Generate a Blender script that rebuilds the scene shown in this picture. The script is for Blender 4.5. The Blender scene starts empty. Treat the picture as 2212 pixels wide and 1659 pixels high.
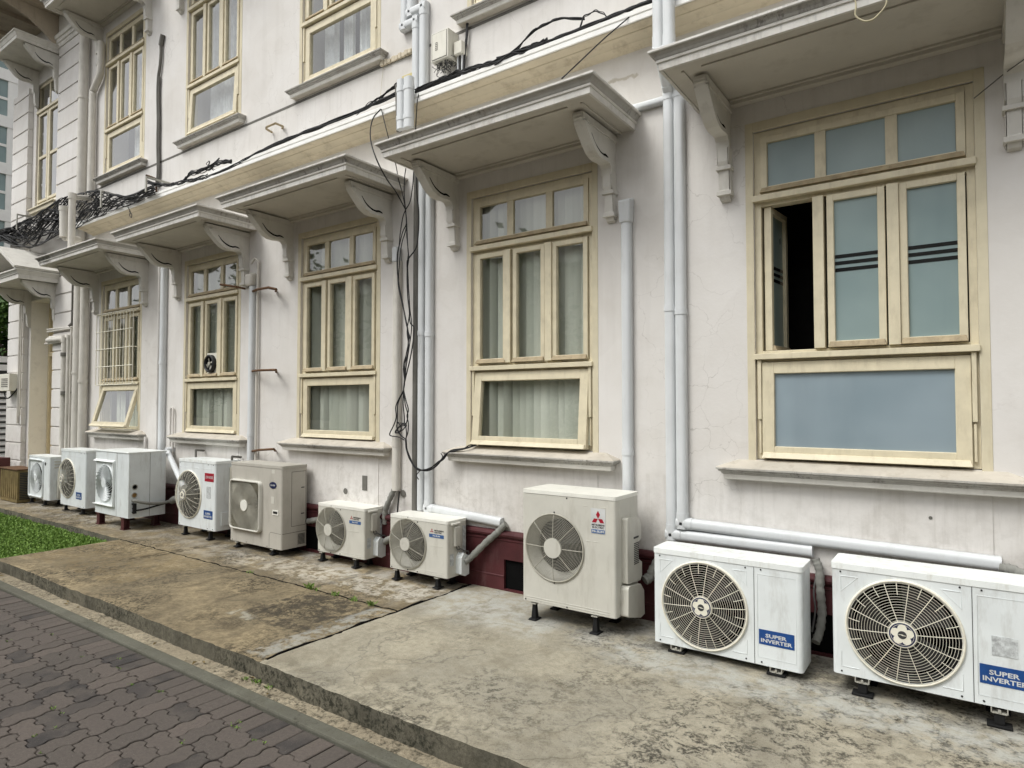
import bpy, bmesh, math, random
from mathutils import Vector
random.seed(7)
sc = bpy.context.scene
COL = sc.collection
PI = math.pi
# ------------------------------------------------------------------ camera
F, CX, CY = 1392., 1106., 829.5
PITCH = math.atan(44.5/F); YAW = math.atan(984/F)
CAM = Vector((0, -4.55, 1.6))
FW = Vector((-math.sin(YAW)*math.cos(PITCH), math.cos(YAW)*math.cos(PITCH), math.sin(PITCH)))
RT = Vector((math.cos(YAW), math.sin(YAW), 0)); UP = RT.cross(FW)
cd = bpy.data.cameras.new('camera'); cam = bpy.data.objects.new('camera', cd); COL.objects.link(cam)
cd.sensor_width = 36; cd.lens = 36*F/2212.; cd.clip_end = 2000; cd.clip_start = 0.05
cam.location = CAM; cam.rotation_euler = FW.to_track_quat('-Z', 'Y').to_euler()
sc.camera = cam
def at(u, v, y=0.):
    """point of the plane y = const seen in direction (u, v)"""
    d = FW + RT*((u-CX)/F) - UP*((v-CY)/F)
    return CAM + d*((y-CAM.y)/d.y)
def gr(u, v, z=0.):
    d = FW + RT*((u-CX)/F) - UP*((v-CY)/F)
    return CAM + d*((z-CAM.z)/d.z)
# ------------------------------------------------------------------ render / world
sc.render.engine = 'CYCLES'
sc.view_settings.view_transform = 'Standard'; sc.view_settings.look = 'None'
sc.view_settings.exposure = EXPOSURE = 0.55; sc.view_settings.gamma = 1
w = bpy.data.worlds.new('World'); sc.world = w; w.use_nodes = True
nt = w.node_tree; nt.nodes.clear()
SUN = Vector((-0.35, -0.75, 1.15)).normalized()
sky = nt.nodes.new('ShaderNodeTexSky'); sky.sky_type = 'NISHITA'; sky.sun_disc = False
sky.sun_elevation = math.asin(SUN.z); sky.sun_rotation = math.atan2(SUN.x, SUN.y)
sky.air_density = 1.0; sky.dust_density = 3.0; sky.ozone_density = 1.0
hs = nt.nodes.new('ShaderNodeHueSaturation'); hs.inputs['Saturation'].default_value = 0.07; hs.inputs['Value'].default_value = 1.0
bg = nt.nodes.new('ShaderNodeBackground'); bg.inputs['Strength'].default_value = 0.15
wo = nt.nodes.new('ShaderNodeOutputWorld')
nt.links.new(sky.outputs[0], hs.inputs['Color']); nt.links.new(hs.outputs[0], bg.inputs[0]); nt.links.new(bg.outputs[0], wo.inputs[0])
sl = bpy.data.lights.new('sun', 'SUN'); sl.energy = 1.1; sl.angle = math.radians(22); sl.color = (1, .985, .93)
so = bpy.data.objects.new('sun', sl); COL.objects.link(so); so.rotation_euler = SUN.to_track_quat('Z', 'Y').to_euler()

# ------------------------------------------------------------------ materials
def s2l(c): return tuple(((x/255.)/12.92 if x/255. <= .04045 else ((x/255.+.055)/1.055)**2.4) for x in c)
class M:
    def __init__(s, name, rough=.7, spec=.4, metal=0.):
        s.m = bpy.data.materials.new(name); s.m.use_nodes = True; s.nt = s.m.node_tree
        s.b = s.nt.nodes['Principled BSDF']; s.b.inputs['Roughness'].default_value = rough
        s.b.inputs['Metallic'].default_value = metal
        s.b.inputs['Specular IOR Level'].default_value = spec
        s.geo = s.nt.nodes.new('ShaderNodeNewGeometry'); s.pos = s.geo.outputs['Position']; s.isl = s.geo.outputs['Random Per Island']
    def L(s, a, b): s.nt.links.new(a, b)
    def mp(s, sc=(1, 1, 1), rot=(0, 0, 0), loc=(0, 0, 0), src=None):
        n = s.nt.nodes.new('ShaderNodeMapping'); n.inputs['Scale'].default_value = sc; n.inputs['Rotation'].default_value = rot; n.inputs['Location'].default_value = loc
        s.L(src or s.pos, n.inputs[0]); return n.outputs[0]
    def noise(s, scale, detail=4, rough=.55, vec=None, dist=0.):
        n = s.nt.nodes.new('ShaderNodeTexNoise'); n.inputs['Scale'].default_value = scale; n.inputs['Detail'].default_value = detail
        n.inputs['Roughness'].default_value = rough; n.inputs['Distortion'].default_value = dist
        s.L(vec or s.pos, n.inputs['Vector']); return n.outputs[0]
    def vor(s, scale, vec=None, feature='DISTANCE_TO_EDGE'):
        n = s.nt.nodes.new('ShaderNodeTexVoronoi'); n.feature = feature; n.inputs['Scale'].default_value = scale
        s.L(vec or s.pos, n.inputs['Vector']); return n.outputs[0]
    def ramp(s, f, stops):
        n = s.nt.nodes.new('ShaderNodeValToRGB'); e = n.color_ramp.elements
        while len(e) > len(stops): e.remove(e[-1])
        while len(e) < len(stops): e.new(.5)
        for i, (p, c) in enumerate(stops):
            e[i].position = p; e[i].color = (c, c, c, 1) if not isinstance(c, tuple) else (*c, 1)
        s.L(f, n.inputs[0]); return n.outputs[0]
    def math(s, op, a, b=None, clamp=False):
        n = s.nt.nodes.new('ShaderNodeMath'); n.operation = op; n.use_clamp = clamp
        for i, v in enumerate((a, b)):
            if v is None: continue
            if hasattr(v, 'node'): s.L(v, n.inputs[i])
            else: n.inputs[i].default_value = v
        return n.outputs[0]
    def mix(s, f, a, b, mode='MIX'):
        n = s.nt.nodes.new('ShaderNodeMix'); n.data_type = 'RGBA'; n.blend_type = mode
        for i, v in ((0, f), (6, a), (7, b)):
            if hasattr(v, 'node'): s.L(v, n.inputs[i])
            elif isinstance(v, tuple): n.inputs[i].default_value = (*v, 1) if len(v) == 3 else v
            else: n.inputs[i].default_value = v
        return n.outputs[2]
    def xyz(s, src=None):
        n = s.nt.nodes.new('ShaderNodeSeparateXYZ'); s.L(src or s.pos, n.inputs[0]); return n.outputs
    def col(s, c):
        if hasattr(c, 'node'): s.L(c, s.b.inputs['Base Color'])
        else: s.b.inputs['Base Color'].default_value = (*c, 1)
    def rgh(s, r): s.L(r, s.b.inputs['Roughness'])
    def bump(s, h, strength=.3, dist=.01):
        n = s.nt.nodes.new('ShaderNodeBump'); n.inputs['Strength'].default_value = strength; n.inputs['Distance'].default_value = dist
        s.L(h, n.inputs['Height']); s.L(n.outputs[0], s.b.inputs['Normal'])
def box_mask(m, x0, x1, y0, y1, soft=.05, warp=None, axes=(0, 1)):
    X = m.xyz(warp)
    a = m.math('MULTIPLY', m.math('SUBTRACT', X[axes[0]], x0), 1/soft, True); b = m.math('MULTIPLY', m.math('SUBTRACT', x1, X[axes[0]]), 1/soft, True)
    c = m.math('MULTIPLY', m.math('SUBTRACT', X[axes[1]], y0), 1/soft, True); d = m.math('MULTIPLY', m.math('SUBTRACT', y1, X[axes[1]]), 1/soft, True)
    return m.math('MULTIPLY', m.math('MULTIPLY', a, b), m.math('MULTIPLY', c, d))
def warped(m, scale, amt):
    n = m.nt.nodes.new('ShaderNodeTexNoise'); n.inputs['Scale'].default_value = scale; n.inputs['Detail'].default_value = 4
    m.L(m.pos, n.inputs['Vector'])
    v = m.nt.nodes.new('ShaderNodeVectorMath'); v.operation = 'MULTIPLY_ADD'
    s_ = m.nt.nodes.new('ShaderNodeVectorMath'); s_.operation = 'SUBTRACT'; m.L(n.outputs[1], s_.inputs[0]); s_.inputs[1].default_value = (.5, .5, .5)
    m.L(s_.outputs[0], v.inputs[0]); v.inputs[1].default_value = (amt, amt, amt); m.L(m.pos, v.inputs[2]); return v.outputs[0]

def paint(name, base, dark=.82, rough=.6, spec=.35, scale=6., dirt=(.30, .25, .17), dirt_amt=.25, bump=.12, streak=True):
    m = M(name, rough, spec)
    a = tuple(base); b = tuple(x*dark for x in base)
    c = m.mix(m.ramp(m.noise(scale, 5), [(.35, 0.), (.7, 1.)]), a, b)
    d = m.ramp(m.noise(2.2*scale, 6, .7, m.mp((1, 1, .25 if streak else 1))), [(.52, 0.), (.78, 1.)])
    c = m.mix(m.math('MULTIPLY', d, dirt_amt), c, dirt)
    m.col(c); m.bump(m.noise(60, 4), bump, .004); return m.m

def wall_mat():
    m = M('painted_render', .85, .2)
    c = m.mix(m.ramp(m.noise(.9, 4), [(.35, 0.), (.65, 1.)]), s2l((219, 216, 212)), s2l((210, 206, 200)))
    c = m.mix(m.math('MULTIPLY', m.ramp(m.noise(4, 6, .65), [(.45, 0.), (.75, 1.)]), .16), c, s2l((180, 172, 160)))
    # run-down streaks
    st = m.ramp(m.noise(7, 5, .6, m.mp((1, 1, .09))), [(.52, 0.), (.75, 1.)])
    c = m.mix(m.math('MULTIPLY', st, .16), c, s2l((165, 160, 152)))
    for (za, zb, am) in ((.45, 1.09, .2), (4.6, 5.05, .13), (3.0, 3.72, .12)):
        zk = m.math('MULTIPLY', m.math('MULTIPLY', m.math('SUBTRACT', m.xyz()[2], za), 1.7/(zb-za), True), m.math('MULTIPLY', m.math('SUBTRACT', zb, m.xyz()[2]), 60., True))
        k = m.math('MULTIPLY', zk, m.ramp(m.noise(16, 6, .72, m.mp((1, 1, .07))), [(.5, 0.), (.66, 1.)])); c = m.mix(m.math('MULTIPLY', k, am), c, s2l((140, 134, 120)))
    # grime creeping up from the plinth
    z = m.xyz()[2]
    low = m.math('MULTIPLY', m.math('SUBTRACT', 1.15, z), 1.4, True)
    gr_ = m.math('MULTIPLY', low, m.ramp(m.noise(9, 7, .7), [(.45, 0.), (.7, 1.)]))
    c = m.mix(m.math('MULTIPLY', gr_, .65), c, s2l((140, 134, 122)))
    # hairline cracks in patches
    v = m.vor(2.3, warped(m, 5, .28)); cr = m.ramp(v, [(.0, 1.), (.007, 0.)])
    reg = m.ramp(m.noise(.55, 2), [(.5, 0.), (.58, 1.)])
    c = m.mix(m.math('MULTIPLY', m.math('MULTIPLY', cr, reg), .30), c, s2l((130, 122, 112)))
    k = m.math('MULTIPLY', m.ramp(m.vor(4.5, warped(m, 6, .2)), [(.0, 1.), (.010, 0.)]), box_mask(m, -2.05, -1.15, .75, 2.1, .3, None, (0, 2))); c = m.mix(m.math('MULTIPLY', k, .42), c, s2l((120, 114, 104)))
    pt = m.ramp(m.noise(1.7, 3, .4, None, 1.2), [(.50, 0.), (.52, 1.)]); c = m.mix(m.math('MULTIPLY', pt, .10), c, s2l((236, 234, 230)))
    for (xa, xb, za, zb) in ((-2.28, -2.02, 4.13, 4.17),):
        k = m.math('MULTIPLY', box_mask(m, xa, xb, za, zb, .012, warped(m, 14, .10), (0, 2)), .75); c = m.mix(k, c, s2l((176, 168, 152)))
    m.col(c)
    h = m.math('ADD', m.noise(35, 5, .6), m.math('MULTIPLY', m.noise(5, 3), 1.6))
    m.bump(h, .22, .006); return m.m
def concrete(name, a, b, stain, lichen, pale, lth=(.56, .62), band=None, dark_patch=None, sc=1., right=False):
    m = M(name, .92, .2)
    c = m.mix(m.ramp(m.noise(1.6*sc, 6, .6, None, .5), [(.35, 0.), (.62, 1.)]), a, b)
    c = m.mix(m.math('MULTIPLY', m.ramp(m.noise(22*sc, 6, .75), [(.42, 0.), (.68, 1.)]), .55), c, stain)
    c = m.mix(m.math('MULTIPLY', m.ramp(m.noise(3.1*sc, 7, .68, None, 1.0), [(.5, 0.), (.66, 1.)]), .6), c, stain)
    X = m.xyz()
    pl = m.math('MULTIPLY', m.math('ADD', X[1], .95), 2.2, True)      # pale lime bloom close to the wall
    pm = m.math('MULTIPLY', pl, m.ramp(m.noise(4.5, 6, .65), [(.42, 0.), (.6, 1.)]))
    c = m.mix(m.math('MULTIPLY', pm, .8), c, pale)
    rf = m.noise(1.1, 3, .5)
    if right: rf = m.math('ADD', rf, m.math('MULTIPLY', m.math('ADD', X[0], 1.7), .10))
    reg = m.ramp(rf, [(.38, 0.), (.6, 1.)])
    li = m.math('MULTIPLY', m.ramp(m.noise(11*sc, 7, .72, None, .6), [(lth[0], 0.), (lth[1], 1.)]), reg)
    li2 = m.ramp(m.noise(48, 5, .7), [(.40, 0.), (.56, 1.)])
    c = m.mix(m.math('MULTIPLY', m.math('MULTIPLY', li, li2), .85), c, lichen)
    c = m.mix(m.math('MULTIPLY', m.ramp(m.noise(160, 2), [(.60, 0.), (.72, 1.)]), .5), c, lichen)
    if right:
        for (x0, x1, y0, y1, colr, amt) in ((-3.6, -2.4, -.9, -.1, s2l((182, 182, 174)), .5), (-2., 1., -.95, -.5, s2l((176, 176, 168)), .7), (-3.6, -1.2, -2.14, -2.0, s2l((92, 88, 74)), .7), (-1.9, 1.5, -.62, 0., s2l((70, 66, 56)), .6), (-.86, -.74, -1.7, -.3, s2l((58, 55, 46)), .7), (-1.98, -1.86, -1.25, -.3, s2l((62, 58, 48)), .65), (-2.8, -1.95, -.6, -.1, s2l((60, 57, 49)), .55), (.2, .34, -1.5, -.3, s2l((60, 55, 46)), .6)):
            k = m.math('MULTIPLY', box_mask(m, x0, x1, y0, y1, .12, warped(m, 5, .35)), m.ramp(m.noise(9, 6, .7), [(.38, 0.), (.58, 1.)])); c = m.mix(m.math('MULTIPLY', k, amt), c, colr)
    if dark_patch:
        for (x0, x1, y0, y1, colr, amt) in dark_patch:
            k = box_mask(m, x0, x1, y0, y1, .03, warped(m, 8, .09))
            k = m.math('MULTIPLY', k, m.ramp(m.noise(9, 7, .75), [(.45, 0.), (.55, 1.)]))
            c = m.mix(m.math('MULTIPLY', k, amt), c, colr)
    crk = m.ramp(m.vor(.9, warped(m, 3, .4)), [(0., 1.), (.006, 0.)])
    c = m.mix(m.math('MULTIPLY', crk, .35), c, lichen)
    m.col(c)
    h = m.math('ADD', m.noise(30, 6, .7), m.math('MULTIPLY', m.noise(130, 3), .5))
    m.bump(h, .5, .008); return m.m

MAT = {}
MAT['wall'] = wall_mat()
MAT['trim'] = paint('trim_paint', s2l((214, 211, 203)), .88, .7, .25, 5, (.26, .23, .18), .40, .2)
MAT['soffit'] = paint('shaded_grimy_soffit_paint', s2l((200, 195, 184)), .88, .8, .2, 2.5, (.28, .25, .19), .40, .2, False)  # darker tan base holds underside shade in the colour, besides grime
def mould_mat(name, base, amt, black):
    m = M(name, .75, .25)
    c = m.mix(m.ramp(m.noise(6, 5), [(.35, 0.), (.7, 1.)]), s2l(base), tuple(x*.85 for x in s2l(base)))
    dr = m.math('MULTIPLY', m.ramp(m.noise(26, 5, .7, m.mp((1, 1, .12))), [(.50, 0.), (.66, 1.)]), m.ramp(m.noise(2.2, 3), [(.42, 0.), (.62, 1.)]))
    c = m.mix(m.math('MULTIPLY', dr, amt), c, (.035, .030, .024))
    c = m.mix(m.math('MULTIPLY', m.ramp(m.noise(5, 6, .7), [(.5, 0.), (.72, 1.)]), .45), c, (.25, .21, .16))
    k = m.math('MULTIPLY', box_mask(m, -11.75, -11.05, 3.70, 3.84, .08, warped(m, 9, .12), (0, 2)), m.ramp(m.noise(17, 4, .7), [(.34, 0.), (.48, 1.)]))
    c = m.mix(m.math('MULTIPLY', k, black), c, (.012, .012, .010)); m.col(c); m.bump(m.noise(50, 4), .2, .004); return m.m
MAT['fascia'] = mould_mat('canopy_fascia_paint', (224, 221, 214), .35, .9)
MAT['cyma'] = mould_mat('grimy_cyma_paint', (180, 177, 170), .70, .9)
MAT['sill'] = paint('weathered_sill_render', s2l((196, 189, 176)), .82, .8, .2, 6, (.24, .19, .13), .5, .3)
MAT['ochre'] = paint('stained_ochre_moulding', s2l((212, 201, 178)), .86, .75, .2, 3, (.24, .18, .11), .6, .25, False)
MAT['white_trim'] = paint('white_moulding', s2l((240, 239, 235)), .94, .7, .3, 4, (.35, .32, .27), .14, .15)
MAT['joinery'] = paint('cream_joinery', s2l((218, 208, 180)), .86, .5, .4, 9, (.27, .21, .13), .34, .15)
MAT['joinery_worn'] = paint('weathered_joinery', s2l((176, 160, 130)), .7, .7, .3, 14, (.10, .07, .045), .6, .3)
MAT['surround'] = paint('yellowed_surround', s2l((212, 203, 177)), .88, .75, .2, 6, (.33, .25, .12), .35, .2)
MAT['maroon'] = paint('maroon_plinth_paint', (.085, .021, .024), .6, .55, .35, 5, (.28, .2, .19), .16, .3)
MAT['ac_white'] = paint('white_enamel', s2l((224, 229, 229)), .90, .4, .45, 5, (.25, .22, .17), .44, .05)
MAT['ac_top'] = paint('white_enamel_lid', s2l((236, 240, 238)), .93, .35, .5, 7, (.34, .28, .16), .42, .05)
MAT['ac_beige'] = paint('aged_beige_enamel', s2l((202, 200, 190)), .90, .45, .4, 5, (.24, .21, .15), .36, .06)
MAT['ac_beige_top'] = paint('aged_white_lid', s2l((232, 231, 222)), .92, .45, .4, 6, (.30, .28, .22), .2, .05)
MAT['ac_grey'] = paint('dull_warm_grey_enamel', s2l((184, 180, 170)), .9, .5, .35, 5, (.22, .2, .16), .4, .06)
MAT['cream_plastic'] = paint('cream_plastic', s2l((232, 228, 212)), .9, .5, .4, 20, (.2, .17, .1), .30, .03, False)
MAT['grey_wire'] = paint('grey_wire', s2l((176, 173, 160)), .85, .5, .4, 20, (.2, .17, .1), .3, .03, False)
MAT['duct'] = paint('white_pvc', s2l((212, 215, 216)), .93, .45, .4, 5, (.38, .37, .33), .28, .05)
MAT['duct_old'] = paint('aged_pvc', s2l((212, 208, 199)), .88, .6, .3, 6, (.26, .23, .17), .42, .1)
MAT['grey_pipe'] = paint('weathered_grey_pipe', s2l((112, 110, 104)), .75, .8, .2, 8, (.2, .19, .16), .4, .2)
MAT['foam'] = paint('grey_foam_lagging', s2l((142, 142, 136)), .75, .9, .15, 16, (.12, .12, .11), .4, .4, False)
MAT['rust'] = paint('rusty_steel', s2l((105, 78, 55)), .5, .85, .3, 22, (.16, .05, .015), .7, .4, False)
MAT['steel'] = paint('galvanised_steel', s2l((170, 168, 158)), .8, .5, .5, 12, (.2, .12, .06), .4, .1)
MAT['brown'] = paint('rusty_brown_sheet', s2l((132, 116, 78)), .65, .8, .2, 9, (.10, .055, .025), .6, .3)
MAT['brass'] = paint('brass', s2l((150, 112, 50)), .7, .4, .5, 20)
MAT['box_cream'] = paint('cream_box_paint', s2l((222, 219, 206)), .92, .5, .4, 8, (.25, .2, .12), .25, .06)
MAT['board'] = paint('yellow_board', s2l((205, 192, 138)), .92, .7, .3, 8, (.3, .22, .1), .25, .06)
def flat(name, c, rough=.5, spec=.4, metal=0.):
    m = M(name, rough, spec, metal)
    m.col(m.mix(m.ramp(m.noise(14, 4), [(.35, 0.), (.7, 1.)]), tuple(c), tuple(x*.8 for x in c))); return m.m
MAT['black'] = flat('black_rubber', (.012, .012, .012), .75, .25)
MAT['dark'] = flat('dark_void', (.006, .006, .006), .95, .05)
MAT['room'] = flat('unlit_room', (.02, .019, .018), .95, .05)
MAT['cable'] = flat('black_cable', (.011, .011, .012), .55, .35)
MAT['cable_grey'] = flat('grey_cable', (.10, .10, .095), .7, .3)
MAT['cable_cream'] = flat('cream_cable', (.50, .45, .30), .6, .3)
MAT['navy'] = flat('navy_print', (.012, .018, .07), .4)
MAT['blue'] = flat('blue_label', (.012, .065, .24), .35)
MAT['blue2'] = flat('faded_blue_label', (.045, .12, .30), .4)
MAT['red'] = flat('red_print', (.36, .012, .03), .4)
MAT['ink'] = flat('dark_ink', (.05, .05, .05), .5)
MAT['label_white'] = flat('label_white', (.62, .63, .62), .4)
mm_ = M('torn_sticker', .7); mm_.col(mm_.mix(mm_.ramp(mm_.noise(38, 7, .75), [(.35, 0.), (.62, 1.)]), (.30, .31, .31), (.62, .65, .65))); MAT['label_grey'] = mm_.m
MAT['fan'] = flat('dark_fan_plastic', (.018, .018, .018), .5)
MAT['maroon_steel'] = flat('maroon_steel', (.075, .018, .018), .6)
MAT['coil'] = flat('coil_fins', (.035, .035, .032), .6)

def glass():
    m = M('window_glass', .02); nt = m.nt
    nt.nodes.remove(m.b)
    tr = nt.nodes.new('ShaderNodeBsdfTransparent'); tr.inputs[0].default_value = (.96, .97, .96, 1)
    gl = nt.nodes.new('ShaderNodeBsdfGlossy'); gl.inputs['Roughness'].default_value = .015
    fr = nt.nodes.new('ShaderNodeFresnel'); fr.inputs[0].default_value = 1.52
    bp = nt.nodes.new('ShaderNodeBump'); bp.inputs['Strength'].default_value = .05; bp.inputs['Distance'].default_value = .05
    m.L(m.noise(1.4, 2), bp.inputs['Height']); m.L(bp.outputs[0], gl.inputs['Normal'])
    f2 = m.math('MULTIPLY', m.math('MULTIPLY', fr.outputs[0], 2.1), m.math('SUBTRACT', 1., m.geo.outputs['Backfacing']), True)
    mx = nt.nodes.new('ShaderNodeMixShader'); m.L(f2, mx.inputs[0]); m.L(tr.outputs[0], mx.inputs[1]); m.L(gl.outputs[0], mx.inputs[2])
    m.L(mx.outputs[0], nt.nodes['Material Output'].inputs[0]); return m.m
MAT['glass'] = glass()
def frosted(name, a, b):
    m = M(name, .30, .6)
    c = m.mix(m.ramp(m.noise(1.3, 3), [(.3, 0.), (.7, 1.)]), a, b)
    c = m.mix(m.math('MULTIPLY', m.ramp(m.noise(9, 7, .7), [(.58, 0.), (.75, 1.)]), .04), c, s2l((190, 196, 194)))
    c = m.mix(m.math('MULTIPLY', m.ramp(m.noise(3, 4, .6, m.mp((1, 1, .12))), [(.5, 0.), (.7, 1.)]), .22), c, tuple(x*.7 for x in b))
    m.col(c); m.rgh(m.ramp(m.noise(6, 5), [(.2, .26), (.8, .38)])); m.bump(m.noise(3, 2), .08, .02); return m.m
MAT['frost'] = frosted('frosted_film', s2l((140, 158, 157)), s2l((118, 138, 139)))
MAT['frost_blue'] = frosted('frosted_film_blue', s2l((146, 160, 168)), s2l((126, 142, 150)))
MAT['tint'] = flat('clear_strip', (.01, .011, .012), .12, .5)
def blind():
    m = M('vertical_blind', .85, .15)
    c = m.mix(m.isl, s2l((216, 218, 209)), s2l((186, 189, 179)))
    m.col(m.mix(m.math('MULTIPLY', m.ramp(m.noise(8, 4, .5, m.mp((1, 1, .1))), [(.4, 0.), (.7, 1.)]), .25), c, s2l((150, 158, 146)))); return m.m
MAT['blind'] = blind()
MAT['curtain'] = flat('sheer_white_curtain', (.88, .90, .92), .9, .1)
def paver_mat():
    m = M('concrete_paver', .9, .2)
    c = m.mix(m.isl, s2l((100, 92, 86)), s2l((84, 79, 74)))
    isl2 = m.ramp(m.isl, [(.0, 0.), (.80, 0.), (.86, 1.), (1., 1.)])
    c = m.mix(m.math('MULTIPLY', m.math('MULTIPLY', isl2, m.ramp(m.noise(7, 5, .6), [(.38, 0.), (.6, 1.)])), .75), c, s2l((52, 51, 52)))
    c = m.mix(m.math('MULTIPLY', m.ramp(m.noise(60, 5, .7), [(.4, 0.), (.65, 1.)]), .35), c, s2l((62, 58, 56)))
    c = m.mix(m.math('MULTIPLY', m.ramp(m.noise(190, 2), [(.62, 0.), (.75, 1.)]), .5), c, s2l((140, 132, 126)))
    c = m.mix(m.math('MULTIPLY', m.ramp(m.noise(1.3, 5), [(.48, 0.), (.62, 1.)]), .35), c, s2l((84, 78, 74)))
    m.col(c); m.bump(m.noise(120, 5, .7), .4, .004); return m.m
MAT['paver'] = paver_mat()
def soil_mat():
    m = M('sandy_soil', .95, .1)
    c = m.mix(m.noise(6, 6), (.05, .042, .03), (.12, .10, .07)); m.col(c); m.bump(m.noise(50, 5), .6, .01); return m.m
MAT['soil'] = soil_mat()
MAT['joint'] = flat('damp_joint_sand', (.012, .011, .010), .95, .05)
MAT['pad_new'] = concrete('weathered_grey_concrete', s2l((172, 165, 146)), s2l((152, 147, 132)), s2l((126, 119, 102)), s2l((40, 39, 35)), s2l((170, 169, 162)), (.47, .54), right=True)
MAT['pad_old'] = concrete('ochre_stained_concrete', s2l((162, 147, 117)), s2l((128, 117, 95)), s2l((86, 77, 62)), s2l((44, 40, 33)), s2l((174, 170, 160)), (.42, .52),
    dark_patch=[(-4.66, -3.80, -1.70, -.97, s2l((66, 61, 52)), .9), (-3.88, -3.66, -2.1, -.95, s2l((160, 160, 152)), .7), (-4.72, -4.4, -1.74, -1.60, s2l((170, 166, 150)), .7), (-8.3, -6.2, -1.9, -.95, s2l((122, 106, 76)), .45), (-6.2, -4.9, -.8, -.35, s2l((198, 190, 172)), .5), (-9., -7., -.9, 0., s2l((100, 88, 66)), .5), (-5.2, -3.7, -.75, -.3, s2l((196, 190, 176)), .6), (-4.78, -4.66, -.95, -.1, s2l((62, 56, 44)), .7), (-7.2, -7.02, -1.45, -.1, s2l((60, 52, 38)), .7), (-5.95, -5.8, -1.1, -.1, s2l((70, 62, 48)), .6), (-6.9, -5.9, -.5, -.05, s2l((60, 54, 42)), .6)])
MAT['kerb_face'] = concrete('mossy_concrete_edge', s2l((128, 123, 108)), s2l((96, 93, 82)), s2l((72, 69, 58)), s2l((40, 41, 33)), s2l((150, 148, 138)), (.42, .55), sc=2.)
MAT['gutter'] = concrete('rough_mortar', s2l((170, 160, 138)), s2l((146, 136, 116)), s2l((110, 101, 84)), s2l((52, 49, 40)), s2l((182, 178, 166)), (.46, .56), sc=2.)
MAT['edging'] = concrete('greenish_cement_edging', s2l((108, 108, 97)), s2l((94, 93, 84)), s2l((90, 88, 76)), s2l((60, 60, 50)), s2l((140, 140, 126)), (.56, .66), sc=2.)
def leaf(name, a, b):
    m = M(name, .65, .3); m.col(m.mix(m.isl, a, b)); return m.m
MAT['grass'] = leaf('grass_leaf', (.10, .19, .03), (.22, .34, .07))
MAT['leaf'] = leaf('tree_leaf', (.03, .075, .015), (.09, .16, .03))
MAT['bark'] = flat('bark', (.10, .08, .06), .9)
MAT['turf'] = flat('turf_soil', (.05, .085, .02), .95)
MAT['eave'] = paint('stained_timber_soffit', s2l((186, 174, 156)), .82, .8, .2, 3, (.05, .035, .02), .5, .3)
MAT['dark_glass'] = flat('dark_glass', (.02, .025, .025), .08, .5)
MAT['panel_ochre'] = paint('ochre_door_paint', s2l((214, 200, 166)), .9, .6, .3, 6, (.3, .23, .12), .3, .1)
MAT['jamb'] = paint('beige_jamb_plaster', s2l((240, 236, 226)), .96, .85, .2, 3, (.42, .39, .33), .3, .3, False)

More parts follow.
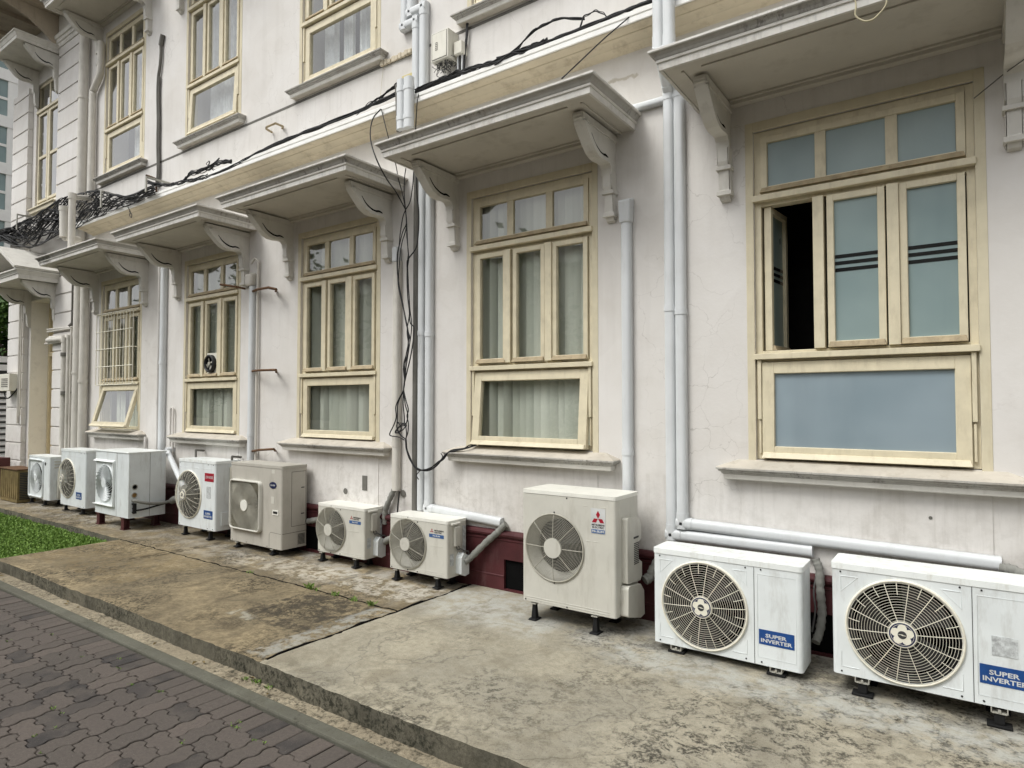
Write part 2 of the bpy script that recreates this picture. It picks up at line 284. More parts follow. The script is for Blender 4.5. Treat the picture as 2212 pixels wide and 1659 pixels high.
# ------------------------------------------------------------------ mesh builder
WO = {}
class MB:
    def __init__(s): s.v = []; s.f = []; s.mi = []; s.sm = []; s.cur = 0
    def add(s, vs, fs, smooth=False):
        n = len(s.v); s.v += [tuple(p) for p in vs]
        for f in fs: s.f.append([i+n for i in f]); s.mi.append(s.cur); s.sm.append(smooth)
    def box(s, x0, x1, y0, y1, z0, z1):
        s.add([(x0, y0, z0), (x1, y0, z0), (x1, y1, z0), (x0, y1, z0), (x0, y0, z1), (x1, y0, z1), (x1, y1, z1), (x0, y1, z1)],
              [(0, 3, 2, 1), (4, 5, 6, 7), (0, 1, 5, 4), (1, 2, 6, 5), (2, 3, 7, 6), (3, 0, 4, 7)])
        return s
    def hexa(s, p): s.add(p, [(0, 3, 2, 1), (4, 5, 6, 7), (0, 1, 5, 4), (1, 2, 6, 5), (2, 3, 7, 6), (3, 0, 4, 7)]); return s
    def prism(s, prof, axis, a, b, smooth=False):
        """prof = list of 2D points; axis x -> (y,z), y -> (x,z), z -> (x,y)"""
        def P(p, t): return (t, p[0], p[1]) if axis == 'x' else ((p[0], t, p[1]) if axis == 'y' else (p[0], p[1], t))
        n = len(prof); vs = [P(p, a) for p in prof] + [P(p, b) for p in prof]
        fs = [(i, (i+1) % n, n+(i+1) % n, n+i) for i in range(n)]
        s.add(vs, fs, smooth); s.add(vs, [tuple(range(n-1, -1, -1)), tuple(range(n, 2*n))]); return s
    def tube(s, pts, r, seg=8, caps=True, smooth=True):
        pts = [Vector(p) for p in pts]; n = len(pts); rs = r if isinstance(r, (list, tuple)) else [r]*n
        t0 = (pts[1]-pts[0]).normalized(); ref = Vector((0, 0, 1)) if abs(t0.z) < .9 else Vector((1, 0, 0))
        nrm = t0.cross(ref).normalized(); vs = []
        for i, p in enumerate(pts):
            t = (pts[min(i+1, n-1)]-pts[max(i-1, 0)])
            t = t.normalized() if t.length > 1e-9 else t0
            nrm = (nrm - t*nrm.dot(t)); nrm = nrm.normalized() if nrm.length > 1e-6 else t.orthogonal().normalized()
            bn = t.cross(nrm)
            for k in range(seg):
                a = 2*PI*k/seg; vs.append(p + (nrm*math.cos(a)+bn*math.sin(a))*rs[i])
        fs = [(i*seg+k, i*seg+(k+1) % seg, (i+1)*seg+(k+1) % seg, (i+1)*seg+k) for i in range(n-1) for k in range(seg)]
        s.add(vs, fs, smooth)
        if caps: s.add(vs[:seg], [tuple(range(seg-1, -1, -1))]); s.add(vs[-seg:], [tuple(range(seg))])
        return s
    def ring(s, cx, cz, y, R, r, seg=44, ts=4):
        vs = []
        for i in range(seg):
            a = 2*PI*i/seg
            for k in range(ts):
                b = 2*PI*(k+.5)/ts; rr = R+r*math.cos(b); vs.append((cx+rr*math.cos(a), y+r*math.sin(b), cz+rr*math.sin(a)))
        s.add(vs, [(i*ts+k, i*ts+(k+1) % ts, ((i+1) % seg)*ts+(k+1) % ts, ((i+1) % seg)*ts+k) for i in range(seg) for k in range(ts)], True)
    def disc(s, cx, cz, y0, y1, R, seg=32):
        prof = [(cx+R*math.cos(2*PI*i/seg), cz+R*math.sin(2*PI*i/seg)) for i in range(seg)]; s.prism(prof, 'y', y0, y1)
    def lathe(s, prof, c, axis='y', seg=40, smooth=True):
        """prof = (radius, offset along axis)"""
        vs = []
        for r, o in prof:
            for k in range(seg):
                a = 2*PI*k/seg; p = (r*math.cos(a), r*math.sin(a))
                vs.append((c[0]+p[0], c[1]+o, c[2]+p[1]) if axis == 'y' else ((c[0]+p[0], c[1]+p[1], c[2]+o) if axis == 'z' else (c[0]+o, c[1]+p[0], c[2]+p[1])))
        s.add(vs, [(i*seg+k, i*seg+(k+1) % seg, (i+1)*seg+(k+1) % seg, (i+1)*seg+k) for i in range(len(prof)-1) for k in range(seg)], smooth); return s
    def mould(s, x0, x1, prof, D=0., y0=0., cap=True):
        vs = []; n = len(prof)
        for o, z in prof: vs += [(x0-o, y0, z), (x0-o, y0-D-o, z), (x1+o, y0-D-o, z), (x1+o, y0, z)]
        fs = [(i*4+k, i*4+k+1, (i+1)*4+k+1, (i+1)*4+k) for i in range(n-1) for k in range(3)]
        if cap: fs += [(0, 3, 2, 1), (n*4-4, n*4-3, n*4-2, n*4-1)]
        s.add(vs, fs); return s
    def text(s, body, size, cx, cz, y, width=None, depth=.0012, bold=.0, axis='y', shear=0.):
        cu = bpy.data.curves.new('t', 'FONT'); cu.body = body; cu.size = size; cu.align_x = 'CENTER'; cu.align_y = 'CENTER'; cu.extrude = depth; cu.offset = bold; cu.resolution_u = 2; cu.shear = shear; cu.space_line = .85
        o = bpy.data.objects.new('t', cu); COL.objects.link(o); dg = bpy.context.evaluated_depsgraph_get()
        me = bpy.data.meshes.new_from_object(o.evaluated_get(dg)); xs = [v.co.x for v in me.vertices]
        k = 1. if not width or not xs else width/max(1e-6, max(xs)-min(xs)); mx = (max(xs)+min(xs))/2 if xs else 0
        s.add([(cx+(v.co.x-mx)*k, y-v.co.z, cz+v.co.y) for v in me.vertices], [tuple(p.vertices) for p in me.polygons])
        bpy.data.objects.remove(o); bpy.data.curves.remove(cu); bpy.data.meshes.remove(me); return s
    def build(s, name, mats, parent=None, bevel=0, origin=None, seg=2, angle=35):
        if not isinstance(mats, (list, tuple)): mats = [mats]
        if origin is None:
            if parent is not None: origin = WO[parent.name]
            else:
                xs = [v[0] for v in s.v]; ys = [v[1] for v in s.v]; zs = [v[2] for v in s.v]
                origin = ((min(xs)+max(xs))/2, (min(ys)+max(ys))/2, min(zs))
        o_ = Vector(origin); me = bpy.data.meshes.new(name)
        me.from_pydata([Vector(v)-o_ for v in s.v], [], s.f); me.update()
        for m in mats: me.materials.append(MAT[m] if isinstance(m, str) else m)
        me.polygons.foreach_set('material_index', s.mi); me.polygons.foreach_set('use_smooth', s.sm)
        bm = bmesh.new(); bm.from_mesh(me); bmesh.ops.recalc_face_normals(bm, faces=bm.faces); bm.to_mesh(me); bm.free()
        ob = bpy.data.objects.new(name, me); COL.objects.link(ob); WO[ob.name] = o_
        if parent is not None: ob.parent = parent; ob.location = o_ - WO[parent.name]
        else: ob.location = o_
        if bevel:
            b = ob.modifiers.new('bevel', 'BEVEL'); b.width = bevel; b.segments = seg; b.limit_method = 'ANGLE'; b.angle_limit = math.radians(angle); b.harden_normals = False
        return ob
def tag(o, label=None, cat=None, group=None, kind=None):
    for k, v in (('label', label), ('category', cat), ('group', group), ('kind', kind)):
        if v: o[k] = v
    return o
def thing(name, loc, label, cat, group=None):
    o = bpy.data.objects.new(name, None); COL.objects.link(o); o.empty_display_size = .1; o.location = loc; WO[o.name] = Vector(loc); return tag(o, label, cat, group)
def dup(o, parent=None, loc=None, skip=()):
    c = o.copy(); COL.objects.link(c); c.parent = parent
    if loc is not None: c.location = loc
    WO[c.name] = Vector(c.location) + (WO[parent.name] if parent else Vector((0, 0, 0)))
    for ch in list(o.children):
        if ch.name.split('.')[0] in skip: continue
        dup(ch, c)
    return c
def spline(pts, n=6):
    P = [Vector(p) for p in pts]; P = [P[0]*2-P[1]] + P + [P[-1]*2-P[-2]]; out = []
    for i in range(1, len(P)-2):
        for k in range(n):
            t = k/n; a, b, c, d = P[i-1], P[i], P[i+1], P[i+2]
            out.append(.5*((2*b)+(c-a)*t+(2*a-5*b+4*c-d)*t*t+(3*b-a-3*c+d)*t**3))
    out.append(P[-2]); return out

# ================================================================== GROUND
g = MB(); g.box(-300, 300, -300, 300, -.6, -.24); tag(g.build('ground', 'soil'), kind='structure')
def edge_slab(x0, x1, y0, y1, z0, z1, jx=.006):
    m = MB(); n = max(2, int((x1-x0)/.045)); fr = []
    for i in range(n+1):
        x = x0+(x1-x0)*i/n; fr.append((x, y0+random.uniform(-jx, jx)+.008*math.sin(x*3.1)))
    top = [(x, y, z1-.004*abs(math.sin(x*9))) for x, y in fr]; N = len(top)
    rim = [(x, y+.018, z1) for x, y in fr]
    bot = [(x, y+random.uniform(-.004, .006), z0) for x, y in fr]
    bk = [(x1, y1, z1), (x0, y1, z1)]; bb = [(x1, y1, z0), (x0, y1, z0)]
    vs = top+rim+bot+bk+bb
    fs = [(i, i+1, N+i+1, N+i) for i in range(N-1)] + [tuple(list(range(N, 2*N))+[3*N, 3*N+1])]
    m.add(vs, fs)
    m.cur = 1; m.add(vs, [(2*N+i, 2*N+i+1, i+1, i) for i in range(N-1)] + [(N-1, 2*N-1, 3*N, 3*N+2, 3*N-1), (0, 2*N, 3*N+3, 3*N+1, N)])
    return m
tag(edge_slab(-3.62, 4.5, -2.15, .2, -.23, .004).build('concrete_pad', ['pad_new', 'kerb_face']), kind='structure')
tag(edge_slab(-8.28, -3.632, -2.13, .2, -.23, -.006).build('old_concrete_pad', ['pad_old', 'kerb_face']), kind='structure')
tag(edge_slab(-20, -8.29, -.90, .3, -.23, -.01).build('wall_path', ['pad_old', 'kerb_face']), kind='structure')
# raised mortar bead along the joint between the two pads and a score line in the old one
m = MB(); n = 46; pts = []
for i in range(n+1):
    y = -2.1+2.06*i/n; pts.append((-3.632+.012*math.sin(y*11)+random.uniform(-.008, .008), y, .0))
m.tube(pts, [random.uniform(.006, .016) for _ in pts], 5); tag(m.build('pad_joint', 'joint'), kind='structure')
m = MB(); pts = [(-8.25+4.6*i/90, -.93+.006*math.sin(i)+random.uniform(-.006, .006), -.006) for i in range(91)]
m.tube(pts, [random.uniform(.003, .009) for _ in pts], 4); tag(m.build('pad_score', 'joint'), kind='structure')
m = MB(); m.box(-20, 5, -2.255, -2.10, -.23, -.118); tag(m.build('gutter_strip', 'gutter'), kind='structure')
m = MB(); m.box(-20, 5, -2.345, -2.256, -.23, -.104); tag(m.build('cement_edging', 'edging', bevel=.012), kind='structure')
m = MB(); m.box(-60, 60, -40, -2.346, -.235, -.150); tag(m.build('paving_bed', 'joint'), kind='structure')
# crumbled mortar bits along the gutter
m = MB()
for i in range(150):
    x = random.uniform(-6.5, -.3); y = -2.17+random.uniform(-.05, .02)+(-.04 if random.random() < .3 else 0); r = random.uniform(.004, .02)*(1.6 if -3.9 < x < -3.2 else 1)
    vs = [(x+r*random.uniform(.6, 1.3)*math.cos(a), y+r*random.uniform(.6, 1.2)*math.sin(a), -.119) for a in [k*PI/3 for k in range(6)]]
    m.add(vs+[(x, y, -.118+r*.5)], [(k, (k+1) % 6, 6) for k in range(6)])
tag(m.build('mortar_crumbs', 'gutter'), kind='stuff', label='loose crumbs of pale mortar lying along the gutter below the pad', cat='rubble')

m = MB(); random.seed(9)
for i in range(26):
    x = random.uniform(-8.6, -7.6) if i < 18 else random.uniform(-6.5, -2.5); y = -2.19+random.uniform(-.05, .04); L = random.uniform(.014, .032); a = random.uniform(0, 6.28); c, s_ = math.cos(a), math.sin(a); z = -.108
    m.add([(x-c*L, y-s_*L, z), (x+s_*L*.4, y-c*L*.4, z+.010), (x+c*L, y+s_*L, z+.004), (x-s_*L*.4, y+c*L*.4, z+.012)], [(0, 1, 2), (0, 2, 3)])
tag(m.build('fallen_leaves', 'brown'), kind='stuff', label='dry brown fallen leaves scattered in the gutter by the pad corner', cat='leaves')
# interlocking pavers
def paving():
    m = MB(); px, py = .2437, .2335; X0, Y0 = -3.745, -3.02; Z = -.12; D = .028
    def wav(t): # t 0..1 over one cell edge, two trapezoid waves
        q = (t*2) % 1.
        return .013*(1 if .10 < q < .40 else (-1 if .60 < q < .90 else 0.))
    S = [0, .05, .10, .20, .25, .30, .35, .45, .5, .55, .6, .7, .75, .8, .85, .95, 1.]
    S = [0, .035, .215, .25, .285, .465, .5, .535, .715, .75, .785, .965, 1.]; T_ = [0, .06, .19, .25, .31, .44, .5, .56, .69, .75, .81, .94, 1.]; B = .009
    W_ = [0, 1, 1, 0, -1, -1, 0, 1, 1, 0, -1, -1, 0]
    A = .011
    def ex(i, j): # edge along x from node i,j
        return [(X0+(i+t)*px, Y0+j*py+A*w_) for t, w_ in zip(S, W_)]
    def ey(i, j):
        return [(X0+i*px+B*w_, Y0+(j+t)*py) for t, w_ in zip(T_, W_)]
    def half(e, k): # first / second half
        return e[:7] if k == 0 else e[6:]
    def paver(loop):
        cx = sum(p[0] for p in loop)/len(loop); cy = sum(p[1] for p in loop)/len(loop)
        dz = random.uniform(-.0025, .0025); tx = random.uniform(-.006, .006); ty = random.uniform(-.006, .006); jx = random.uniform(-.001, .001); n = len(loop); hx_ = (max(p[0] for p in loop)-min(p[0] for p in loop))/2; hy_ = (max(p[1] for p in loop)-min(p[1] for p in loop))/2
        def sh(p, g_):
            return (cx+(p[0]-cx)*(1-g_/hx_)+jx, cy+(p[1]-cy)*(1-g_/hy_))
        o = [sh(p, .0036) for p in loop]; i_ = [sh(p, .0084) for p in loop]
        vs = [(x, y, Z-D) for x, y in o]+[(x, y, Z-.0035+dz) for x, y in o]+[(x, y, Z+dz+(x-cx)*tx+(y-cy)*ty) for x, y in i_]
        fs = [(k, (k+1) % n, n+(k+1) % n, n+k) for k in range(n)]+[(n+k, n+(k+1) % n, 2*n+(k+1) % n, 2*n+k) for k in range(n)]+[tuple(range(2*n, 3*n))]
        m.add(vs, fs)
    for i in range(-38, 20):
        for j in range(-14, 3):
            if Y0+(j+1)*py > -2.33: continue
            b, t, l, r = ex(i, j), ex(i, j+1), ey(i, j), ey(i+1, j)
            if (i+j) % 2 == 0: # divided by a y-running joint
                d = [(X0+(i+.5)*px+B*w_, Y0+(j+tt)*py) for tt, w_ in zip(T_, W_)]
                paver(half(b, 0)+d[1:]+half(t, 0)[::-1][1:]+l[::-1][1:-1])
                paver(half(b, 1)+r[1:]+half(t, 1)[::-1][1:]+d[::-1][1:-1])
            else:
                d = [(X0+(i+tt)*px, Y0+(j+.5)*py+A*w_) for tt, w_ in zip(S, W_)]
                paver(b+half(r, 0)[1:]+d[::-1][1:]+half(l, 0)[::-1][1:-1])
                paver(d+half(r, 1)[1:]+t[::-1][1:]+half(l, 1)[::-1][1:-1])
    # cut edge row
    for i in range(-38, 20):
        x0 = X0+i*px; y1 = -2.347; j = 2
        yb = Y0+2*py+.0
    for i in range(-38, 20):
        e = ex(i, 2); y1 = -2.350
        e = [p for p in e]
        for h in (0, 1):
            b = half(e, h); paver(b+[(b[-1][0], y1), (b[0][0], y1)])
    return m
tag(paving().build('paver_road', 'paver'), kind='structure')
# wider road beyond
m = MB(); m.box(-60, 60, -40, -6.6, -.236, -.121); tag(m.build('far_paving', 'paver'), kind='structure')
# ---- grass
m = MB(); m.box(-40, -8.30, -2.10, -.905, -.23, -.085); tag(m.build('lawn_soil', 'turf'), kind='structure')
m = MB()
for i in range(34000):
    t = random.random()**1.5; x = -8.30-t*9; y = random.uniform(-2.22, -.93)
    if x > -8.34 and y > -1.6: x -= .03
    h = random.uniform(.015, .042); w_ = random.uniform(.006, .014); a = random.uniform(0, 2*PI); lx, ly = random.uniform(-.03, .03), random.uniform(-.03, .03)
    z = -.09; c, s_ = math.cos(a)*w_, math.sin(a)*w_
    m.add([(x-c, y-s_, z), (x+c, y+s_, z), (x+c*.8+lx*.6, y+s_*.8+ly*.6, z+h*.75), (x+lx, y+ly, z+h), (x-c*.8+lx*.6, y-s_*.8+ly*.6, z+h*.75)], [(0, 1, 2, 3, 4)])
tag(m.build('lawn_grass', 'grass'), kind='stuff', label='bright green low grass beside the old concrete pad', cat='grass')
m = MB()
def tuft(x, y, z, n, h, r):
    for k in range(n):
        a = random.uniform(0, 2*PI); d = random.uniform(0, r); hh = random.uniform(.4, 1)*h; l = random.uniform(.2, .9)*h; b = random.uniform(0, 2*PI); w_ = .003
        px_, py_ = x+d*math.cos(a), y+d*math.sin(a)*.6; c, s_ = w_*math.cos(b+1.57), w_*math.sin(b+1.57)
        m.add([(px_-c, py_-s_, z), (px_+c, py_+s_, z), (px_+l*.5*math.cos(b)+c*.6, py_+l*.5*math.sin(b)+s_*.6, z+hh*.8), (px_+l*math.cos(b), py_+l*math.sin(b), z+hh)], [(0, 1, 2, 3)])
for (x, y, n_, h) in ((-4.70, -.945, 34, .055), (-4.62, -.95, 14, .035), (-4.36, -.95, 26, .04), (-4.12, -.955, 22, .04), (-3.92, -.96, 30, .045), (-5.6, -.94, 12, .03), (-3.5, -2.17, 26, .022), (-3.62, -2.16, 40, .026), (-3.72, -2.17, 30, .02)):
    tuft(x, y, 0 if y > -2 else -.12, n_, h, .045)
for k in range(26):
    i, j = random.randint(-8, 6), random.choice([1, 2, 2, 0, -1]); x = -3.745+.2437*i; y = -3.02+.2335*j
    if random.random() < .5: x += random.uniform(-.1, .1)
    else: y += random.uniform(-.1, .1)
    if x < -1.9: tuft(x, y, -.125, random.randint(6, 18), .014, .028)
tag(m.build('joint_weeds', 'grass'), kind='stuff', label='small green weeds sprouting from slab and paver joints', cat='weeds')

# ================================================================== BUILDING
bld = thing('building', (-6, 0, 0), 'long pinkish white two storey colonial building with cream windows and bracketed canopies', 'building')
XC = [-.56, -3.052, -5.525, -8.0, -10.53]; DZ = 4.02
XU = [-3.052, -5.545, -8.05, -10.55]; XU = [-.56]+XU
HOLES = [(x-.62, x+.62, 1.225, 3.485) for x in XC]+[(x-.62, x+.62, 1.225+DZ, 3.485+DZ) for x in XU]+[(-14.1, -12.96, 0, 3.52), (-14.04, -13.02, 5.25, 7.52)]
def wall_grid(x0, x1, z0, z1, holes, y0, y1):
    m = MB(); xs = sorted({x0, x1}|{h[0] for h in holes}|{h[1] for h in holes}); zs = sorted({z0, z1}|{h[2] for h in holes}|{h[3] for h in holes})
    xs = [x for x in xs if x0 <= x <= x1]; zs = [z for z in zs if z0 <= z <= z1]
    ins = lambda a, b: any(h[0]-1e-6 < a < h[1]+1e-6 and h[2]-1e-6 < b < h[3]+1e-6 for h in holes)
    for i in range(len(xs)-1):
        for j in range(len(zs)-1):
            a, b, c, d = xs[i], xs[i+1], zs[j], zs[j+1]
            if ins((a+b)/2, (c+d)/2): continue
            m.add([(a, y0, c), (b, y0, c), (b, y0, d), (a, y0, d)], [(0, 1, 2, 3)])
    for (a, b, c, d) in holes:
        m.add([(a, y0, c), (b, y0, c), (b, y1, c), (a, y1, c), (a, y0, d), (b, y0, d), (b, y1, d), (a, y1, d)], [(0, 1, 2, 3), (4, 7, 6, 5), (0, 3, 7, 4), (1, 5, 6, 2)])
    m.add([(x0, y0, z0), (x0, 6, z0), (x0, 6, z1), (x0, y0, z1)], [(0, 1, 2, 3)])
    m.add([(x1, y0, z0), (x1, 6, z0), (x1, 6, z1), (x1, y0, z1)], [(0, 1, 2, 3)])
    m.add([(x0, y0, z1), (x1, y0, z1), (x1, 6, z1), (x0, 6, z1)], [(0, 1, 2, 3)])
    m.add([(x0, 6, z0), (x1, 6, z0), (x1, 6, z1), (x0, 6, z1)], [(0, 1, 2, 3)])
    return m
wm = wall_grid(-15.02, 4.4, -.2, 9.2, HOLES, 0., .35)
for f in range(1): pass
bm_ = wm.build('wall', 'wall', bld)
# window apron panels below the sills (thin raised render)
for x in XC: MB().box(x-.70, x+.665, -.006, .02, .50, 1.10).build('apron_panel', 'wall', bld, .002)
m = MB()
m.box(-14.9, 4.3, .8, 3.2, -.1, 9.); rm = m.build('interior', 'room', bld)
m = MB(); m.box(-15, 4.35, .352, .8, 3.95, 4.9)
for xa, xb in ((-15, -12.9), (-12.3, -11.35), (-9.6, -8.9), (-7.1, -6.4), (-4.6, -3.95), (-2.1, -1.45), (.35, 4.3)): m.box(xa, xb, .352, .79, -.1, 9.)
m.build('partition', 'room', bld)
# plinth
m = MB()
prof = [(.05, -.2), (-.030, -.2), (-.030, .115), (-.034, .12), (-.034, .128), (-.028, .133), (-.028, .425), (-.036, .43), (-.036, .44), (-.028, .445), (-.030, .455), (-.05, .468), (-.056, .485), (-.05, .503), (-.036, .512), (.02, .516)]
for xa, xb in ((-12.0, -11.0), (-10.6, -8.5), (-8.2, -6.0), (-5.6, -3.28), (-3.06, -.92), (-.70, 4.35)): m.prism(prof, 'x', xa, xb)
capp = prof[:1]+[(.05, .25), (-.028, .25)]+prof[6:]
for xa, xb in ((-11.0, -10.6), (-8.5, -8.2), (-6., -5.6), (-3.28, -3.06), (-.92, -.70)):
    m.prism([(.05, .27), (-.028, .27)]+prof[6:], 'x', xa, xb); m.prism([(.05, -.2), (-.030, -.2), (-.030, .02), (.05, .02)], 'x', xa, xb)
m.build('plinth', 'maroon', bld)
for xa, xb in ((-11.0, -10.6), (-8.5, -8.2), (-6., -5.6), (-3.28, -3.06), (-.92, -.70)): MB().box(xa, xb, -.004, .0, .02, .27).build('vent', 'dark', bld)
# string course
sp = [(0, 4.53), (-.236, 4.500), (-.245, 4.492), (-.245, 4.462), (-.233, 4.459), (-.233, 4.452), (-.243, 4.449), (-.243, 4.412), (-.232, 4.409)]
m = MB(); sp2 = sp+[(-.232, 4.425), (0.02, 4.425), (0.02, 4.53)]
m.prism(sp2, 'x', -11.56, 4.4); m.build('string_course', 'white_trim', bld)
m = MB(); sp3 = [(.0, 4.424), (-.230, 4.424), (-.228, 4.408), (-.222, 4.404), (-.205, 4.400), (-.180, 4.398), (-.150, 4.396), (-.146, 4.389), (-.120, 4.383), (-.095, 4.374), (-.078, 4.364), (-.072, 4.357), (-.035, 4.352), (-.015, 4.346), (0., 4.332)]
m.prism(sp3, 'x', -11.55, 4.4)
m.build('bed_moulding', 'ochre', bld)
m = MB(); m.box(-12.0, 4.4, -.004, .0, 5.062, 5.088); m.build('drip_groove', 'grey_pipe', bld)
# upper wall patch
# ---------------- windows
def frame_boxes(m, hx, z0, z1, wd, y0, y1, x=0.):
    m.box(x-hx, x-hx+wd, y0, y1, z0, z1); m.box(x+hx-wd, x+hx, y0, y1, z0, z1)
    m.box(x-hx+wd, x+hx-wd, y0, y1, z1-wd, z1); m.box(x-hx+wd, x+hx-wd, y0, y1, z0, z0+wd)
def sash_mb(hx, z0, z1, wd, y0, y1, x=0., bars=(), worn=True, bead=True):
    m = MB(); frame_boxes(m, hx, z0+.0, z1, wd, y0, y1, x)
    for bx in bars: m.box(bx-.033, bx+.033, y0+.004, y1-.004, z0+wd, z1-wd)
    if bead: # inner glazing bead
        frame_boxes(m, hx-wd+.008, z0+wd-.008, z1-wd+.008, .010, y0+.012, y1-.006, x)
    m.cur = 1 if worn else 0
    m.hexa([(x-hx, y0-.030, z0), (x+hx, y0-.030, z0), (x+hx, y0-.0005, z0), (x-hx, y0-.0005, z0), (x-hx+.01, y0-.012, z0+.034), (x+hx-.01, y0-.012, z0+.034), (x+hx-.01, y0-.0005, z0+.038), (x-hx+.01, y0-.0005, z0+.038)])
    return m
def pane_mb(x0, x1, z0, z1, y=.062, t=.004): return MB().box(x0, x1, y, y+t, z0, z1)
def make_window(xc, dz, sill_h):
    O = (xc, 0, dz); sh = lambda mb: ([mb.v.__setitem__(i, (v[0]+xc, v[1], v[2]+dz)) for i, v in enumerate(mb.v)], mb)[1]
    m = MB()
    frame_boxes(m, .62, 1.23, 3.48, .042, .028, .12)
    m.box(-.625, .625, -.022, .03, 2.988, 3.030)                                  # transom rail
    m.box(-.578, .578, .0301, .11, 2.96, 3.045); m.box(-.578, .578, .0301, .11, 1.89, 1.965)
    m.box(-.625, .625, -.022, .03, 1.906, 1.944)
    for x in (-.215, .205): m.box(x-.032, x+.032, -.006, .11, 1.966, 2.9595)
    for sx in (-1, 1): m.box(sx*.594-.012, sx*.594+.012, -.004, .0275, 1.50, 1.904); m.box(sx*.594-.007, sx*.594+.007, .006, .0275, 1.27, 1.49)
    m.cur = 1
    m.box(-.672, -.6205, -.004, .012, 1.205, 3.545); m.box(.6205, .672, -.004, .012, 1.205, 3.545); m.box(-.6203, .6203, -.004, .012, 3.482, 3.545)
    wn = sh(m).build('window', ['joinery', 'surround'], bld, .0025, O)
    sh(sash_mb(.577, 3.047, 3.437, .044, .016, .06, 0, (-.2, .203))).build('transom_sash', ['joinery', 'joinery_worn'], wn, .0025, O)
    for c in (-.3965, 0.0, .4065): sh(sash_mb(.1665 if c else .164, 1.968, 2.957, .040, .010, .058, c-.002)).build('casement_sash', ['joinery', 'joinery_worn'], wn, .0025, O)
    sh(sash_mb(.579, 1.242, 1.886, .076, .010, .058, 0, (), False)).build('lower_sash', ['joinery', 'joinery'], wn, .0025, O)
    for a, b in ((-.53, -.23), (-.17, .172), (.234, .53)): sh(pane_mb(a, b, 3.08, 3.4, .036)).build('pane', 'glass', wn, 0, O)
    for c in (-.3985, -.002, .4045): sh(pane_mb(c-.131, c+.131, 2.0, 2.925, .034)).build('pane', 'glass', wn, 0, O)
    sh(pane_mb(-.508, .508, 1.31, 1.815, .034)).build('lower_pane', 'glass', wn, 0, O)
    hs_, pj = sill_h
    sp_ = [(0.0, 1.224), (pj-.01, 1.180), (pj, 1.172), (pj, 1.160), (pj-.012, 1.157), (pj-.014, 1.146), (pj-.026, 1.143), (pj-.032, 1.130), (pj-.040, 1.126), (pj-.044, 1.094), (pj-.052, 1.090), (0, 1.088 if pj > .11 else 1.065)]
    if pj < .11: sp_ = [(0., 1.224), (pj, 1.165), (pj, 1.155), (pj-.02, 1.135), (pj-.028, 1.115), (pj-.036, 1.090), (pj-.036, 1.078), (pj-.045, 1.074), (0, 1.03)]
    mb = MB(); mb.mould(-hs_, hs_, sp_, 0.)
    for fi in range(3*(len(sp_)-1)): zz_ = (sp_[fi//3][1]+sp_[fi//3+1][1])/2; mb.mi[fi] = 1 if 1.118 < zz_ < 1.168 else (2 if zz_ < 1.118 and sp_[fi//3+1][0] > .02 else 0)
    sh(mb).build('sill', ['sill', 'cyma', 'trim'], wn, .001, O)
    return wn
lowers = [make_window(XC[1], 0, (.735, .125))]
upp0 = make_window(XU[1], DZ, (.67, .115))
wins = {}
def place(src, x, z, dx0): 
    c = dup(src, bld, Vector((x, 0, z))-WO[bld.name]); WO[c.name] = Vector((x, 0, z)); return c
# dup() keeps children offsets because window mesh origins are all at (xc,0,dz)
W5 = place(lowers[0], XC[0], 0, 0); W4 = lowers[0]; W3 = place(W4, XC[2], 0, 0); W2 = place(W4, XC[3], 0, 0); W1 = place(W4, XC[4], 0, 0)
UC_ = place(upp0, XU[2], DZ, 0); UB_ = place(upp0, XU[3], DZ, 0); UA_ = place(upp0, XU[4], DZ, 0)
UZ_ = place(upp0, XU[0], DZ, 0)
def kids(o, name): return sorted([c for c in o.children if c.name.split('.')[0] == name], key=lambda c: c.name)
# right-hand window: frosted film and one casement swung inwards
for p in kids(W5, 'pane'): p.data = p.data.copy(); p.data.materials[0] = MAT['frost']
for p in kids(W5, 'lower_pane'): p.data = p.data.copy(); p.data.materials[0] = MAT['frost_blue']
def meanx(o): return sum(v.co.x for v in o.data.vertices)/len(o.data.vertices)
cas = sorted(kids(W5, 'casement_sash'), key=meanx)[0]
pcs = [p for p in kids(W5, 'pane') if p.data.vertices[0].co.z < 3]; pane_l = sorted(pcs, key=meanx)[0]
hinge = Vector((-.563, .056, 0))
for o in (cas, pane_l):
    o.data = o.data.copy()
    for v in o.data.vertices:
        p = v.co-hinge; a = math.radians(84); v.co = Vector((p.x*math.cos(a)-p.y*math.sin(a), p.x*math.sin(a)+p.y*math.cos(a), p.z))+hinge
def stripes(cx, name='stripe'):
    m = MB()
    for z in (2.455, 2.4985, 2.542): m.box(XC[0]+cx-.126, XC[0]+cx+.126, .0315, .0338, z, z+.0225)
    return m.build('clear_stripes', 'tint', W5, 0)
stripes(-.002); stripes(.4045)
st = stripes(-.3985)
for v in st.data.vertices:
    p = v.co-hinge; a = math.radians(84); v.co = Vector((p.x*math.cos(a)-p.y*math.sin(a), p.x*math.sin(a)+p.y*math.cos(a), p.z))+hinge
def tilt_lower(wn, out, z_p=1.886):
    a = math.asin(out/.64)
    for nm in ('lower_sash', 'lower_pane'):
        for o in kids(wn, nm):
            o.data = o.data.copy()
            for v in o.data.vertices:
                dz_, dy = v.co.z-z_p, v.co.y-.03; v.co.y = .03+dy*math.cos(a)+dz_*math.sin(a); v.co.z = z_p+dz_*math.cos(a)-dy*math.sin(a)
tilt_lower(W4, .055); tilt_lower(W1, .17); tilt_lower(W5, .012); tilt_lower(UB_, .03)
for wn, lb in ((W5, 'window with frosted glass, its left casement standing open'), (W1, 'window behind a white bar grille, lower sash propped open')): wn['label'] = lb

